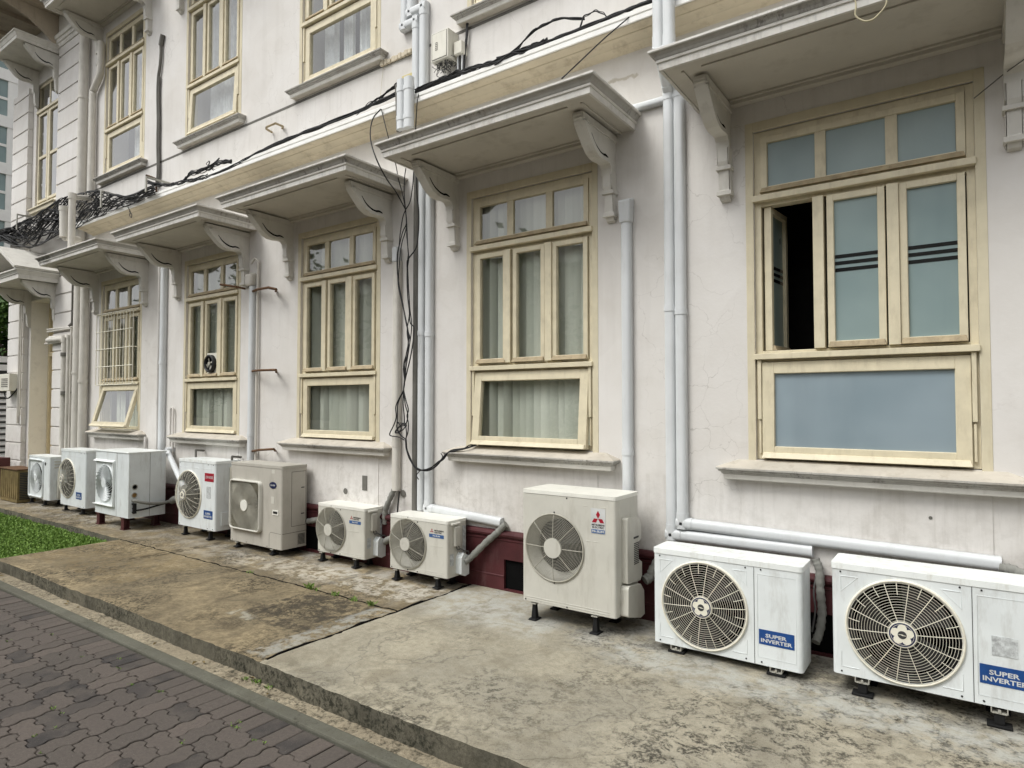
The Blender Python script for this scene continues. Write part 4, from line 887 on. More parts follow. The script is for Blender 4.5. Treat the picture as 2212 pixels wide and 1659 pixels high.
# ================================================================== CABLES
def rnd_path(pts, jit, n=6):
    return spline([Vector(p)+Vector((random.uniform(-jit, jit), random.uniform(-jit, jit)*.5, random.uniform(-jit, jit))) for p in pts], n)
def bundle(label, pts, count, jit, r=.005, mat='cable', name='cable_bundle', seg=5, n=5):
    m = MB()
    P_ = [Vector(p) for p in pts]; Q = [P_[0]]
    for a_, b_ in zip(P_[:-1], P_[1:]): Q += [a_.lerp(b_, .5), b_]
    for k in range(count): m.tube(rnd_path(Q, jit*.55, n), random.uniform(.6, 1.5)*r, seg)
    return tag(m.build(name, mat), label, 'cables')
random.seed(21)
# along the top of the string course; d is the distance in front of the wall
def SC(u, v, y=-.238): return at(u, v-4, y if y < -.25 else -.238)
bundle('black cable bundle lying on the string course right of the duct stubs', [SC(900, 200), SC(940, 183), SC(985, 163), SC(1030, 150), SC(1080, 135), SC(1130, 114), SC(1180, 93)], 20, .046, .0062)
bundle('tight black cable run continuing to the upper right duct pair', [SC(1130, 114), SC(1180, 95), SC(1240, 72), SC(1300, 48), SC(1360, 24), SC(1410, 3), SC(1440, -10)], 10, .020, .0062)
bundle('thin arching black wires above the tight cable run', [SC(1070, 134), SC(1115, 112), SC(1150, 70), SC(1185, 52), SC(1215, 42), SC(1262, 46)], 3, .028, .0045)
bundle('curled black wire ends standing up from the cable run', [SC(1253, 66), SC(1262, 40), SC(1285, 26), SC(1305, 33), SC(1316, 46)], 2, .015, .0045)
bundle('black cable bundle lying on the string course left of the duct stubs', [SC(445, 388), SC(505, 362), SC(560, 332), SC(615, 307), SC(670, 286), SC(730, 262), SC(790, 238), SC(850, 210), SC(870, 200)], 13, .030, .0058)
bundle('frayed black wires rising above the bundle by the grey pipe end', [SC(770, 250), SC(800, 228), SC(826, 212), SC(850, 192), SC(862, 182)], 8, .035, .004)
bundle('loose black wires with cut ends above the second canopy from the right', [SC(395, 398), SC(410, 380), SC(436, 372), SC(470, 358), SC(500, 350)], 9, .06, .006)
bundle('forked dead wire ends sticking up over the middle of the string course', [SC(462, 372), SC(458, 368), SC(448, 360), SC(452, 352)], 2, .03, .006)
bundle('second fork of dead wire sticking up beside the first', [SC(458, 368), SC(462, 356), SC(474, 345)], 1, .01, .006)
# big tangle at the left end
def tangle(label, top, bot, count, r=.009, mat='cable'):
    m = MB(); n = len(top)
    for k in range(count):
        m.cur = 1 if random.random() < .22 else 0; f = random.random(); pts = []
        for i in range(n):
            f = min(1., max(0., f+random.uniform(-.5, .5))); a, b = top[i], bot[i]; y = random.uniform(-.34, -.10)
            pts.append(at(a[0]+(b[0]-a[0])*f+random.uniform(-3, 3), a[1]+(b[1]-a[1])*f, y))
        m.tube(spline(pts, 5), random.uniform(.7, 1.4)*r, 5)
    return tag(m.build('cable_tangle', [mat, 'cable_grey']), label, 'cables')
tangle('huge black cable tangle heaped over the doorway hood at the building end', [(-30, 505), (0, 497), (25, 492), (48, 480), (75, 468), (100, 452), (128, 432)], [(-30, 540), (0, 522), (25, 528), (48, 532), (75, 532), (100, 520), (128, 505)], 58, .0072)
tangle('black cable tangle sagging behind the two jutting white pipes', [(120, 436), (140, 428), (160, 422), (185, 417), (215, 412)], [(120, 508), (140, 502), (160, 496), (185, 480), (215, 466)], 38, .007)
tangle('black cable tangle draped over steel hangers at the left end of the string course', [(205, 415), (225, 414), (245, 420), (270, 424), (295, 418), (315, 408), (335, 400)], [(205, 472), (225, 462), (245, 454), (270, 446), (295, 438), (315, 428), (335, 420)], 32, .0065)
bundle('stretched single wires from the steel hanger to the loose ends', [SC(318, 396), SC(345, 403), SC(375, 402), SC(398, 398), SC(425, 392), SC(450, 384)], 9, .045, .006)
# steel hangers
def hanger(u, v0, v1, label):
    a, b = at(u, v0, -.33), at(u, v1, -.33); m = MB(); m.box(a.x-.018, a.x+.018, -.345, -.33, b.z, a.z); m.box(a.x-.018, a.x+.018, -.33, -.001, a.z-.02, a.z)
    return tag(m.build('hanger_bracket', 'steel'), label, 'bracket', 'steel cable hangers')
hanger(220, 412, 448, 'steel hanger bracket holding the cable tangle nearest the jutting pipes')
hanger(317, 381, 414, 'steel hanger bracket holding cables near the tall dead grey cable')
hanger(38, 462, 496, 'steel hanger bracket in front of the end pier')
# tall dead cable on the upper wall
tc = lambda x, y, d=-.03: at((360+x*.3495)*.76806, (60+y*.3495)*.76806, d)
m = MB(); pts = [tc(232, 1330), tc(243, 1200), tc(240, 1000), tc(243, 800), tc(240, 600), tc(245, 450), tc(258, 360), tc(266, 250), tc(265, 190), tc(272, 150)]
m.tube(spline(pts, 5), .022, 8); m.tube(spline([tc(265, 195), tc(272, 150), tc(281, 108)], 4), .032, 7)
m.tube(spline([p+Vector((.03, 0, 0)) for p in pts[:6]], 4), .014, 6)
tag(m.build('dead_cable', 'grey_pipe'), 'tall weathered grey cable fixed upright on the upper wall between two windows', 'cable')
m = MB(); a = tc(150, 1240, -.30); b = tc(228, 1270, -.02); m.tube([a, b], .016, 6); m.tube([b, tc(228, 1380, -.02)], .014, 6); tag(m.build('hanger_bracket', 'rust'), 'rusty arm bracket at the foot of the tall dead grey cable', 'bracket')
# hanging wires in front of the white ducts
hz = lambda x, y, d=-.12: at((1100+x*200/1106.)*.76806, (450+y*200/1106.)*.76806, d)
hy = lambda x, y, d=-.12: at((1080+x*300/1659.)*.76806, (1080+y*300/1659.)*.76806, d)
hx = lambda x, y, d=-.12: at(553+x/4., 414.75+y/4., d)
def wire(label, pts, r=.0055, mat='cable', n=6, name='hanging_wire', group=None): 
    m = MB(); m.tube(spline(pts, n), r, 6); return tag(m.build(name, mat), label, 'wire', group)
node = hz(225, 770); low = hx(1285, 1640); bot = hy(305, 95)
wire('long black wire arcing down from the cable bundle in front of the third canopy end', [SC(822, 240, -.26), SC(805, 262, -.4), SC(800, 300, -.6), SC(812, 345, -.75), SC(835, 390, -.6), SC(855, 418, -.3), node], .006)
wire('black wire dropping from the bundle past the left end of the next canopy', [SC(824, 240, -.26), SC(838, 297, -.3), hz(70, 60), hz(110, 280), hz(175, 520), node], .005)
wire('black wire falling straight between canopy and grey pipe to the knot', [hz(228, 130), hz(208, 300), hz(205, 560), node], .005)
wire('black wire leaning from the grey pipe top down to the knot', [SC(905, 205, -.25), SC(900, 240, -.27), hz(352, 190), hz(325, 480), hz(290, 660), node], .0055)
wire('stout black wire following the grey pipe and crossing back below', [hz(395, 210, -.14), hz(398, 520, -.14), hz(430, 800, -.14), hz(425, 1100, -.14), hz(390, 1360, -.14), hz(275, 1530, -.13), hx(1305, 640, -.13), hx(1325, 950, -.13), hx(1330, 1120), hx(1365, 1185), hx(1340, 1400), low, bot], .006)
hang = [([node, hz(240, 950), hz(250, 1150), hz(262, 1400), hz(275, 1530), hx(1305, 700), hx(1310, 900), hx(1325, 1050), hx(1305, 1200), hx(1318, 1350), hx(1285, 1500), low, bot], 'black wire hanging straight from the knot, second strand'),
        ([node, hz(180, 900), hz(140, 1150), hz(125, 1320), hz(95, 1480), hx(1222, 700), hx(1245, 850), hx(1275, 1000), hx(1312, 1200), hx(1310, 1350), hx(1275, 1500), low, bot], 'black wire bowing leftmost below the knot'),
        ([node, hz(238, 980), hz(180, 1120), hz(130, 1320), hz(100, 1500), hx(1225, 740), hx(1238, 860), hx(1290, 1080), hx(1320, 1260), hx(1290, 1450), low, bot], 'black wire bowing left below the knot, inner strand'),
        ([node, hz(235, 1050), hz(165, 1300), hz(130, 1600), hx(1232, 800), hx(1265, 960), hx(1300, 1150), hx(1330, 1280), hx(1305, 1440), low, bot], 'black wire weaving between the bowed strands'),
        ([node, hz(240, 980), hz(245, 1200), hz(268, 1450), hx(1310, 620), hx(1325, 960), hx(1345, 1150), hx(1325, 1330), hx(1290, 1560), bot], 'black wire hanging nearest to the grey pipe')]
for pts, lb in hang: wire(lb, pts, .005, group='wires hanging from the knot')
m = MB()
for p in ([bot, hy(240, 220), hy(180, 350), hy(190, 520), hy(150, 650), hy(90, 770), hy(110, 805), hy(230, 830), hy(310, 870)],
          [bot, hy(220, 300), hy(205, 500), hy(200, 700), hy(250, 780), hy(330, 850)], [bot, hy(300, 300), hy(318, 480), hy(320, 610)],
          [bot, hy(345, 260), hy(375, 400), hy(355, 500), hy(380, 620), hy(370, 760), hy(335, 860)], [bot, hy(330, 300), hy(365, 480), hy(345, 640), hy(345, 780), hy(340, 860)],
          [hy(345, 610), hy(260, 640), hy(190, 720), hy(180, 760), hy(230, 750), hy(275, 690), hy(240, 620), hy(220, 600), hy(200, 660), hy(240, 760), hy(300, 830)],
          [hy(335, 640), hy(280, 630), hy(220, 690), hy(185, 740), hy(215, 765), hy(300, 700), hy(340, 650)], [hy(250, 600), hy(330, 620), hy(350, 660), hy(300, 640), hy(230, 680)]):
    m.tube(rnd_path(p, .004, 6), .0055, 6)
tag(m.build('wire_loop', 'cable'), 'coiled loop of black wires knotted below the hanging wires', 'wires')
m = MB()
for k in range(5):
    m.tube(rnd_path([hy(335, 860), hy(345, 1000), hy(385, 1140), hy(450, 1260), hy(540, 1325), hy(640, 1340), hy(740, 1310+k*8-16), hy(830, 1240+k*10-20), hy(920, 1150), hy(1000, 1075), hy(1080, 1030+k*4), hy(1200, 1010), hy(1340, 965, -.08), hy(1430, 945, -.04)], .010, 5), .0055, 6)
m.tube(spline([hy(900, 1160), hy(910, 1120), hy(885, 1080)], 4), .0045, 5); m.tube(spline([hy(560, 1345), hy(515, 1400), hy(510, 1440), hy(540, 1485)], 4), .0045, 5)
tag(m.build('wire_swag', 'cable'), 'swag of black wires looping down and across to a window sill', 'wires')
m = MB(); m.tube(spline([at(553*2+1010/4., 150/4., -.24), at(553*2+800/4., 330/4., -.4), at(553*2+620/4., 500/4., -.6), at(553*2+430/4., 680/4., -.79)], 5), .005, 5); tag(m.build('wire', 'cable'), 'single straight black wire slanting from the cable run to the canopy edge', 'wire')
m = MB(); c = [(1659+x/4., y/4.) for x, y in ((745, -60), (760, 50), (755, 130), (800, 170), (850, 182), (910, 165), (970, 110), (1015, 50), (1028, -10), (1020, -80))]
m.tube(spline([at(u, v, -.82) for u, v in c], 6), .0045, 6); tag(m.build('wire', 'cable_cream'), 'cream cable drooping in a loop off the nearest canopy edge', 'wire')
m = MB(); m.tube([at(553*5/5+1880/1.-1880+1659+1780/4.-553, 845/4.) if False else at(1659+1780/4., 850/4., -.02), at(1659+2050/4., 630/4., -.1), at(1659+2212/4., 515/4., -.2)], .003, 5); tag(m.build('wire', 'cable_grey'), 'thin dark wire from the frosted window corner past the far right bracket', 'wire')
m = MB(); u0 = (1210-0)/4.+553; m.tube(spline([SC(897, 195, -.2), at(893, 262, -.27), at(899, 282, -.27)], 4), .006, 6) if False else None
m.tube([at(1105/4.+553, 540/4., -.01), at(1085/4.+553, 720/4., -.02), at(1070/4.+553, 890/4., -.1)], .0022, 4); tag(m.build('wire', 'cable_cream'), 'hair thin pale string hanging from the upper sill corner', 'wire')
m = MB(); m.tube(spline([zq(1180, 330, -.03), zq(1175, 500, -.03), zq(1150, 800, -.03), zq(1125, 1150, -.05)], 5), .010, 6); m.tube(spline([zq(1195, 330, -.03), zq(1180, 600, -.03), zq(1140, 900, -.03), zq(1110, 1150, -.05)], 5), .008, 6); tag(m.build('riser_cable', 'cable'), 'thick black cable dropping from the upper sill beside the junction box', 'cable')
m = MB(); m.tube(spline([at(277, 575-415+415-4, -.25) if False else at(1105/4., 414.75+130/4., -.245), at(1125/4., 414.75+170/4., -.25), at(1120/4., 414.75+205/4., -.26), at(1135/4., 414.75+220/4., -.26), at(1138/4., 414.75+195/4., -.26), at(1118/4., 414.75+165/4., -.25)], 4), .006, 5); tag(m.build('wire', 'cable'), 'little black loop dangling over the left part of the string course', 'wire')

# rusty bracket stubs
def stub(label, pts, r=.014, mat='rust'):
    m = MB()
    for i in range(len(pts)-1): m.tube([pts[i], pts[i+1]], r, 5, True, False)
    return tag(m.build('wall_bracket', mat, None), label, 'bracket', 'rusty bracket stubs')
rr = lambda x, y, d=-.03: at((560+x*300/2212.)*.76806, (720+y*300/2212.)*.76806, d)
stub('rusty bracket stub crossing the top of the fan window', [rr(440, 590, -.28), rr(780, 640, -.2), rr(950, 680, -.05)])
stub('rusty bracket stub right of the swollen duct head, the topmost of three', [rr(1070, 750, -.02), rr(1200, 700, -.10), rr(1440, 655, -.16), rr(1600, 690, -.14), rr(1590, 730, -.01)], .016)
stub('rusty bracket stub halfway down beside the white duct', [at(541, 802, -.02), at(560, 800, -.14), at(596, 799, -.14), at(597, 804, -.01)], .014)
stub('rusty bracket stub just above the warm grey square-fan unit', [at(543, 975, -.02), at(560, 972, -.14), at(592, 970, -.14), at(595, 974, -.01)], .014)
f5 = lambda x, y, d: at((700+x*300/2212.)*.76806, (250+y*300/2212.)*.76806, d)
stub('cream painted bracket frame alone on the wall under an upper window', [f5(480, 900, -.01), f5(360, 830, -.12), f5(370, 790, -.14), f5(550, 715, -.14), f5(710, 780, -.03), f5(690, 820, -.01)], .013, 'joinery_worn')
for (u, v, lb) in ((423, 972, 'bent hook pipe on the wall behind the white unit with a red label'), (501, 986, 'bent hook pipe on the wall between the white and the warm grey unit')):
    a = at(u, v, -.16); stub(lb, [at(u, v, -.02)+Vector((.20, 0, 0)), a+Vector((0, 0, 0)), (a.x, a.y, .80)], .014, 'grey_pipe')
# small wall fittings
m = MB(); p = at(553+945/4., 829.5+855/4., -.0); m.box(p.x-.035, p.x+.035, -.012, -.0065, p.z-.075, p.z+.075); m.build('wall_slot', 'grey_pipe', bld)
m = MB()
for (u, v, r) in ((553+778/4., 829.5+925/4., .032), (553+1275/4., 829.5+945/4., .034), (1659+1405/4., 829.5+1155/4., .010)): p = at(u, v, 0); m.disc(p.x, p.z, -.0095, -.0068, r, 14)
m.build('core_hole', 'grey_pipe', bld)

# ---- window grille and exhaust fan
x = XC[4]; wg = thing('window_grille', (x, -.08, 1.9), 'white steel bar grille over the leftmost ground floor window', 'window grille')
m = MB(); z0, z1, h = 1.90, 3.0, .60
for k in range(13): xx = x-h+2*h*k/12; m.tube([(xx, -.085, z0), (xx, -.085, z1)], .006, 6)
m.build('bars', 'cream_plastic', wg)
m = MB()
for z in (z0, z0+.28, z0+.55, z0+.82, z1): m.tube([(x-h, -.094, z), (x+h, -.094, z)], .007, 6)
for z in (z0, z0+.55, z1):
    for sx in (-1, 1): m.tube([(x+sx*h, -.094, z), (x+sx*h, -.004, z)], .007, 6)
m.build('frame', 'cream_plastic', wg)
fx = XC[3]-.01; fz = 2.13; ef = thing('extractor_fan', (fx, 0, fz-.13), 'small round extractor fan set in a white board in the middle casement', 'fan')
m = MB(); m.box(fx-.128, fx+.128, .024, .032, fz-.125, fz+.14); m.build('board', 'box_cream', ef)
m = MB(); m.lathe([(.115, .022), (.115, -.02), (.098, -.03), (.09, -.01), (.088, .012)], (fx, 0, fz), seg=28); m.build('housing', 'fan', ef)
m = MB(); m.disc(fx, fz, .008, .02, .09, 24); m.build('duct_mouth', 'dark', ef)
m = MB()
for k in range(4):
    a = k*PI/2+.4; m.hexa([(fx+.02*math.cos(a), -.005, fz+.02*math.sin(a)), (fx+.08*math.cos(a-.3), -.012, fz+.08*math.sin(a-.3)), (fx+.08*math.cos(a-.3), -.009, fz+.08*math.sin(a-.3)), (fx+.02*math.cos(a), -.002, fz+.02*math.sin(a)), (fx+.02*math.cos(a+.5), .004, fz+.02*math.sin(a+.5)), (fx+.08*math.cos(a+.35), .004, fz+.08*math.sin(a+.35)), (fx+.08*math.cos(a+.35), .007, fz+.08*math.sin(a+.35)), (fx+.02*math.cos(a+.5), .007, fz+.02*math.sin(a+.5))])
m.disc(fx, fz, -.018, .007, .025, 14); m.build('blade', 'grey_wire', ef)

# ================================================================== AIR CONDITIONERS
def casing(m, x0, x1, y0, y1, z0, z1, hole=None, r=.022, dark=0):
    """rounded box whose front carries a round hole (cx, cz, R)"""
    n = 4; prof = []
    for (cx, cy, a0) in ((x1-r, y0+r, -PI/2), (x1-r, y1-r, 0), (x0+r, y1-r, PI/2), (x0+r, y0+r, PI)):
        for i in range(n+1): a = a0+i*(PI/2)/n; prof.append((cx+r*math.cos(a), cy+r*math.sin(a)))
    N = len(prof); vs = [(p[0], p[1], z0) for p in prof]+[(p[0], p[1], z1) for p in prof]
    fs = [(i, (i+1) % N, N+(i+1) % N, N+i) for i in range(N) if not (hole and i == N-1)]
    m.add(vs, fs, True); m.add(vs, [tuple(range(N-1, -1, -1)), tuple(range(N, 2*N))])
    if hole:
        cx, cz, R = hole; a, b = x0+r, x1-r; K = 64; ci = []; pe = []
        for k in range(K):
            t = 2*PI*k/K+PI/K; dx, dz = math.cos(t), math.sin(t); ci.append((cx+R*dx, y0, cz+R*dz))
            s_ = min([((b-cx)/dx if dx > 1e-9 else (a-cx)/dx if dx < -1e-9 else 1e9), ((z1-cz)/dz if dz > 1e-9 else (z0-cz)/dz if dz < -1e-9 else 1e9)]); pe.append((cx+s_*dx, y0, cz+s_*dz))
        m.add(ci+pe, [(k, (k+1) % K, K+(k+1) % K, K+k) for k in range(K)])
        for (qx, qz) in ((a, z0), (b, z0), (b, z1), (a, z1)):
            th = math.atan2(qz-cz, qx-cx) % (2*PI); k = int(((th-PI/K) % (2*PI))/(2*PI/K)); m.add([pe[k], (qx, y0, qz), pe[(k+1) % K]], [(0, 1, 2)])
        c_ = m.cur; m.cur = min(1, dark); m.lathe([(R, 0), (R-.003, .006)], (cx, y0, cz), seg=K) if dark else None; m.lathe([(R-.003*dark, .006*dark), (R-.012, .10)], (cx, y0, cz), seg=K); m.cur = c_
def lid_mb(x0, x1, y0, y1, z, t=.028, o=.004):
    m = MB(); casing(m, x0-o, x1+o, y0-o, y1+o, z-t, z+.004, None, .026); return m
def blades(cx, cz, y, R, n=3, tw=.05):
    m = MB()
    for k in range(n):
        a = 2*PI*k/n+.35; pts = []; seg = 6
        for i in range(seg+1):
            for j in range(5):
                rr_ = R*(.2+.75*j/4); th = a+(i/seg)*(1.25+.15*j/4)-.12*j/4; pts.append((cx+rr_*math.cos(th), y+tw*(i/seg-.5), cz+rr_*math.sin(th)))
        m.add(pts, [(i*5+j, (i+1)*5+j, (i+1)*5+j+1, i*5+j+1) for i in range(seg) for j in range(4)], True)
    m.disc(cx, cz, y-.03, y+.03, R*.22, 20); return m
def flower(m, cx, cz, y, R):
    """mats: 0 cream 1 navy 2 ink"""
    m.cur = 0; m.disc(cx, cz, y, y+.012, R, 36); m.cur = 1; m.disc(cx, cz, y-.0015, y, R*.92, 36); m.cur = 0; m.ring(cx, cz, y-.0016, R*.80, .0012, 36)
    prof = [];
    for k in range(60): a = 2*PI*k/60; rr_ = R*(.55+.27*abs(math.cos(2.5*(a-PI/2)))**.8); prof.append((cx+rr_*math.cos(a), cz+rr_*math.sin(a)))
    m.prism(prof, 'y', y-.0035, y-.0016); m.cur = 2; m.disc(cx, cz, y-.005, y-.0036, R*.31, 20); m.cur = 0
    m.prism([(cx-R*.26, cz+R*.03), (cx+R*.02, cz+R*.05), (cx+R*.10, cz-R*.0), (cx+R*.27, cz-R*.01), (cx+R*.25, cz-R*.05), (cx+R*.0, cz-R*.05), (cx-R*.08, cz-R*.0), (cx-R*.26, cz-R*.0)], 'y', y-.0058, y-.0051)
def guard(cx, cz, y0, R, rh, rings, dome, tr, spokes, short=0, outer=.006, sr=None, phase=0.):
    m = MB(); sr = sr or tr*1.15
    def yy(r): return y0-dome*(1-(max(0, r)/R)**2)**.5 if r < R else y0
    m.ring(cx, cz, y0-.004, R, outer, 56, 6)
    for k in range(rings):
        r = rh+(R-rh)*(k+.6)/(rings+.2); m.ring(cx, cz, yy(r), r, tr, 48, 4)
    for k in range(spokes):
        a = 2*PI*k/spokes+phase; m.tube([(cx+r*math.cos(a), yy(r)-tr, cz+r*math.sin(a)) for r in (rh*.9, rh+(R-rh)*.33, rh+(R-rh)*.66, rh+(R-rh)*.9, R)], sr, 4)
    for k in range(short):
        a = 2*PI*(k+.5)/short+phase; m.tube([(cx+r*math.cos(a), yy(r)-tr, cz+r*math.sin(a)) for r in (rh+(R-rh)*.68, rh+(R-rh)*.85, R)], sr, 4)
    return m, yy
def foot(par, x, y0, y1, h, style='rubber'):
    if style == 'rubber':
        for y in (y0, y1):
            m = MB()
            m.hexa([(x-.034, y-.045, 0.004), (x+.034, y-.045, 0.004), (x+.034, y+.045, .004), (x-.034, y+.045, .004), (x-.030, y-.040, .016), (x+.030, y-.040, .016), (x+.030, y+.040, .016), (x-.030, y+.040, .016)])
            m.hexa([(x-.020, y-.022, .0162), (x+.020, y-.022, .0162), (x+.020, y+.022, .0162), (x-.020, y+.022, .0162), (x-.013, y-.015, h-.018), (x+.013, y-.015, h-.018), (x+.013, y+.015, h-.018), (x-.013, y+.015, h-.018)])
            m.build('rubber_foot', 'black', par, .003)
        m = MB()
        for y in (y0, y1): m.box(x-.024, x+.024, y-.03, y+.03, h-.0178, h-.010); m.tube([(x, y, h-.010), (x, y, h+.006)], .009, 8)
        m.box(x-.018, x+.018, y0+.0305, y1-.0305, h-.0178, h-.002); m.build('mounting_rail', 'steel', par)
def start(name, label, x0, x1, y0, y1):
    t = thing(name, ((x0+x1)/2, (y0+y1)/2, 0), label, 'air conditioner', 'outdoor air conditioning units on the concrete along the wall'); return t
NAME = 'air_conditioner_unit'
def screws(m, pts, y, r=.005):
    for x, z in pts: m.disc(x, z, y-.003, y, r, 8)
def emboss(m, pts, y, r=.003):
    m.tube([(x, y, z) for x, z in pts], r, 6)
def void(par, cx, cz, y, R):
    m = MB(); m.disc(cx, cz, y, y+.01, R, 40); m.build('fan_well', 'dark', par)

def flower_unit(label, x0, x1, y0, y1, z0, z1, cx, cz, R, seam, badge, dome=.018, rings=15, extra=None, footx=None, panel=True, low=False):
    t = start(NAME, label, x0, x1, y0, y1)
    m = MB(); casing(m, x0, x1, y0, y1, z0, z1-.03, (cx, cz, R-.008), .024, 1)
    b = .006
    if seam: m.cur = 1; m.box(seam-.0015, seam+.0015, y0-.0012, y0, z0+.002, z1-.031); m.cur = 0
    # pressed triangles in the corners of the fan side
    L = x0+.045; Rr = (seam or x1)-.045; d = .085; TZ = z1-.065; BZ = z0+.045
    if panel:
        emboss(m, [(L, TZ-d), (L, TZ), (L+d, TZ)], y0, .003); emboss(m, [(L+d, TZ), (L, TZ-d)], y0, .002)
        emboss(m, [(Rr, TZ-d), (Rr, TZ), (Rr-d, TZ)], y0, .003); emboss(m, [(Rr-d, TZ), (Rr, TZ-d)], y0, .002)
        emboss(m, [(L, BZ+d), (L, BZ), (L+d, BZ)], y0, .003); emboss(m, [(Rr, BZ+d), (Rr, BZ), (Rr-d, BZ)], y0, .003)
        if seam: emboss(m, [(seam+.02, z1-.07), (x1-.035, z1-.07), (x1-.035, z0+.045), (seam+.02, z0+.045), (seam+.02, z1-.07)], y0, .0022)
    else:
        for (a, b_) in ((x0+.03, x0+.20), (x0+.28, x0+.46), (x0+.54, x0+.74)): emboss(m, [(a, z1-.09), (b_, z1-.09), (b_+.01, z1-.10)], y0, .003)
        emboss(m, [(x0+.5, z0+.05), (x1-.08, z0+.05)], y0, .0025)
    m.cur = 1; screws(m, [(x0+.045, z1-.042), (x0+.045, z0+.018), ((seam or x1)-.05, z0+.018), ((seam or x1)-.05, z1-.042), ((seam or x1-.2)+.04, z0+.018), ((seam or x1-.2)+.04, z1-.042)], y0)
    m.build('casing', ['ac_white', 'fan'], t)
    lid_mb(x0, x1, y0, y1, z1).build('lid', 'ac_top', t)
    g_, yy = guard(cx, cz, y0-.004, R, .062, rings, dome+.012, .00115, 14, 14, .005, .0021, .1)
    g_.build('fan_guard', 'cream_plastic', t)
    m = MB(); m.lathe([(R+.008, .0), (R+.006, -.012), (R-.003, -.014), (R-.004, 0)], (cx, y0, cz), seg=56); m.build('guard_rim', 'cream_plastic', t)
    m = MB(); flower(m, cx, cz, yy(.02)-.010, .066); m.build('flower_badge', ['cream_plastic', 'navy', 'ink'], t)
    blades(cx, cz, y0+.075, R-.03).build('fan_blades', 'fan', t); void(t, cx, cz, y0+.125, R)
    bx0, bx1, bz0, bz1 = badge; m = MB(); m.box(bx0, bx1, y0-.0022, y0-.0004, bz0, bz1); m.cur = 1; w_ = bx1-bx0; h_ = bz1-bz0; bc = (bx0+bx1)/2
    m.text('SUPER', h_*.34, bc-.01*w_, bz0+h_*.62, y0-.0024, w_*.60, .0004, .0008); m.text('INVERTER', h_*.34, bc, bz0+h_*.27, y0-.0024, w_*.88, .0004, .0008); m.build('inverter_label', ['blue', 'label_white'], t)
    for fx_ in (footx or (x0+.12, x1-.16)):
        if low:
            m = MB(); m.box(fx_-.035, fx_-.030, y0+.0, y1, z0-.028, z0-.002); m.box(fx_+.030, fx_+.035, y0+.0, y1, z0-.028, z0-.002); m.box(fx_-.030, fx_+.030, y0, y1, z0-.031, z0-.026); m.box(fx_-.006, fx_+.006, y0-.002, y0+.008, z0-.025, z0-.012)
            m.build('mounting_rail', 'steel', t)
            zt = z0-.032
            for yf in (y0+.03, y1-.05):
                m = MB(); m.box(fx_-.052, fx_+.052, yf-.035, yf+.035, .005, .019); m.box(fx_-.022, fx_+.022, yf-.022, yf+.022, .0192, max(.022, zt))
                m.build('rubber_foot', 'black', t, .004)
        else: foot(t, fx_, y0+.04, y1-.04, z0)
    return t
# B : middle near unit
tB = flower_unit('white air conditioner with flower fan badge and blue label, second from the right', -1.709, -.800, -.52, -.27, .052, .656, -1.378, .338, .268, -1.069, (-1.043, -.845, .176, .263), footx=(-1.56, -.95), low=True)
tC = flower_unit('white air conditioner with flower fan badge cut off by the right photo edge', -.643, .262, -.53, -.26, .106, .712, -.303, .392, .268, -.001, (.024, .226, .213, .308), footx=(-.50, .10), low=True)
m = MB(); m.box(.075, .178, -.5322, -.5304, .36, .455); m.build('torn_sticker', 'label_grey', tC)
tG = flower_unit('white air conditioner with a bulging flower fan guard and a red label', -8.04, -7.20, -.37, -.05, .118, .928, -7.79, .508, .285, None, (-7.446, -7.255, .249, .347), .055, 14, panel=False)
m = MB(); m.box(-7.432, -7.237, -.3722, -.3704, .689, .788); m.cur = 1; m.text('LOW NOISE', .045, -7.335, .738, -.3724, .16, .0004, .0006); m.build('red_label', ['red', 'label_white'], tG)
m = MB(); m.box(-7.39, -7.30, -.3718, -.3704, .49, .63); m.build('torn_sticker', 'label_grey', tG)
m = MB(); m.box(-7.2, -7.17, -.20, -.07, .62, .86); m.build('handle_cover', 'cream_plastic', tG, .012)
m = MB(); m.box(-7.2, -7.185, -.30, -.08, .17, .33); m.tube([(-7.185, -.16, .2), (-7.15, -.16, .22), (-7.12, -.16, .28), (-7.10, -.14, .30)], .018, 8); m.build('valve_cover', 'ac_white', tG, .004)
tI = flower_unit('far white air conditioner with a bulging flower fan guard, no red label', -11.285, -10.41, -.48, -.20, .10, .930, -11.035, .500, .285, None, (-10.717, -10.527, .217, .318), .055, 14, panel=False)
m = MB(); m.box(-10.41, -10.40, -.33, -.22, .60, .82); m.build('side_panel', 'ac_white', tI, .003)

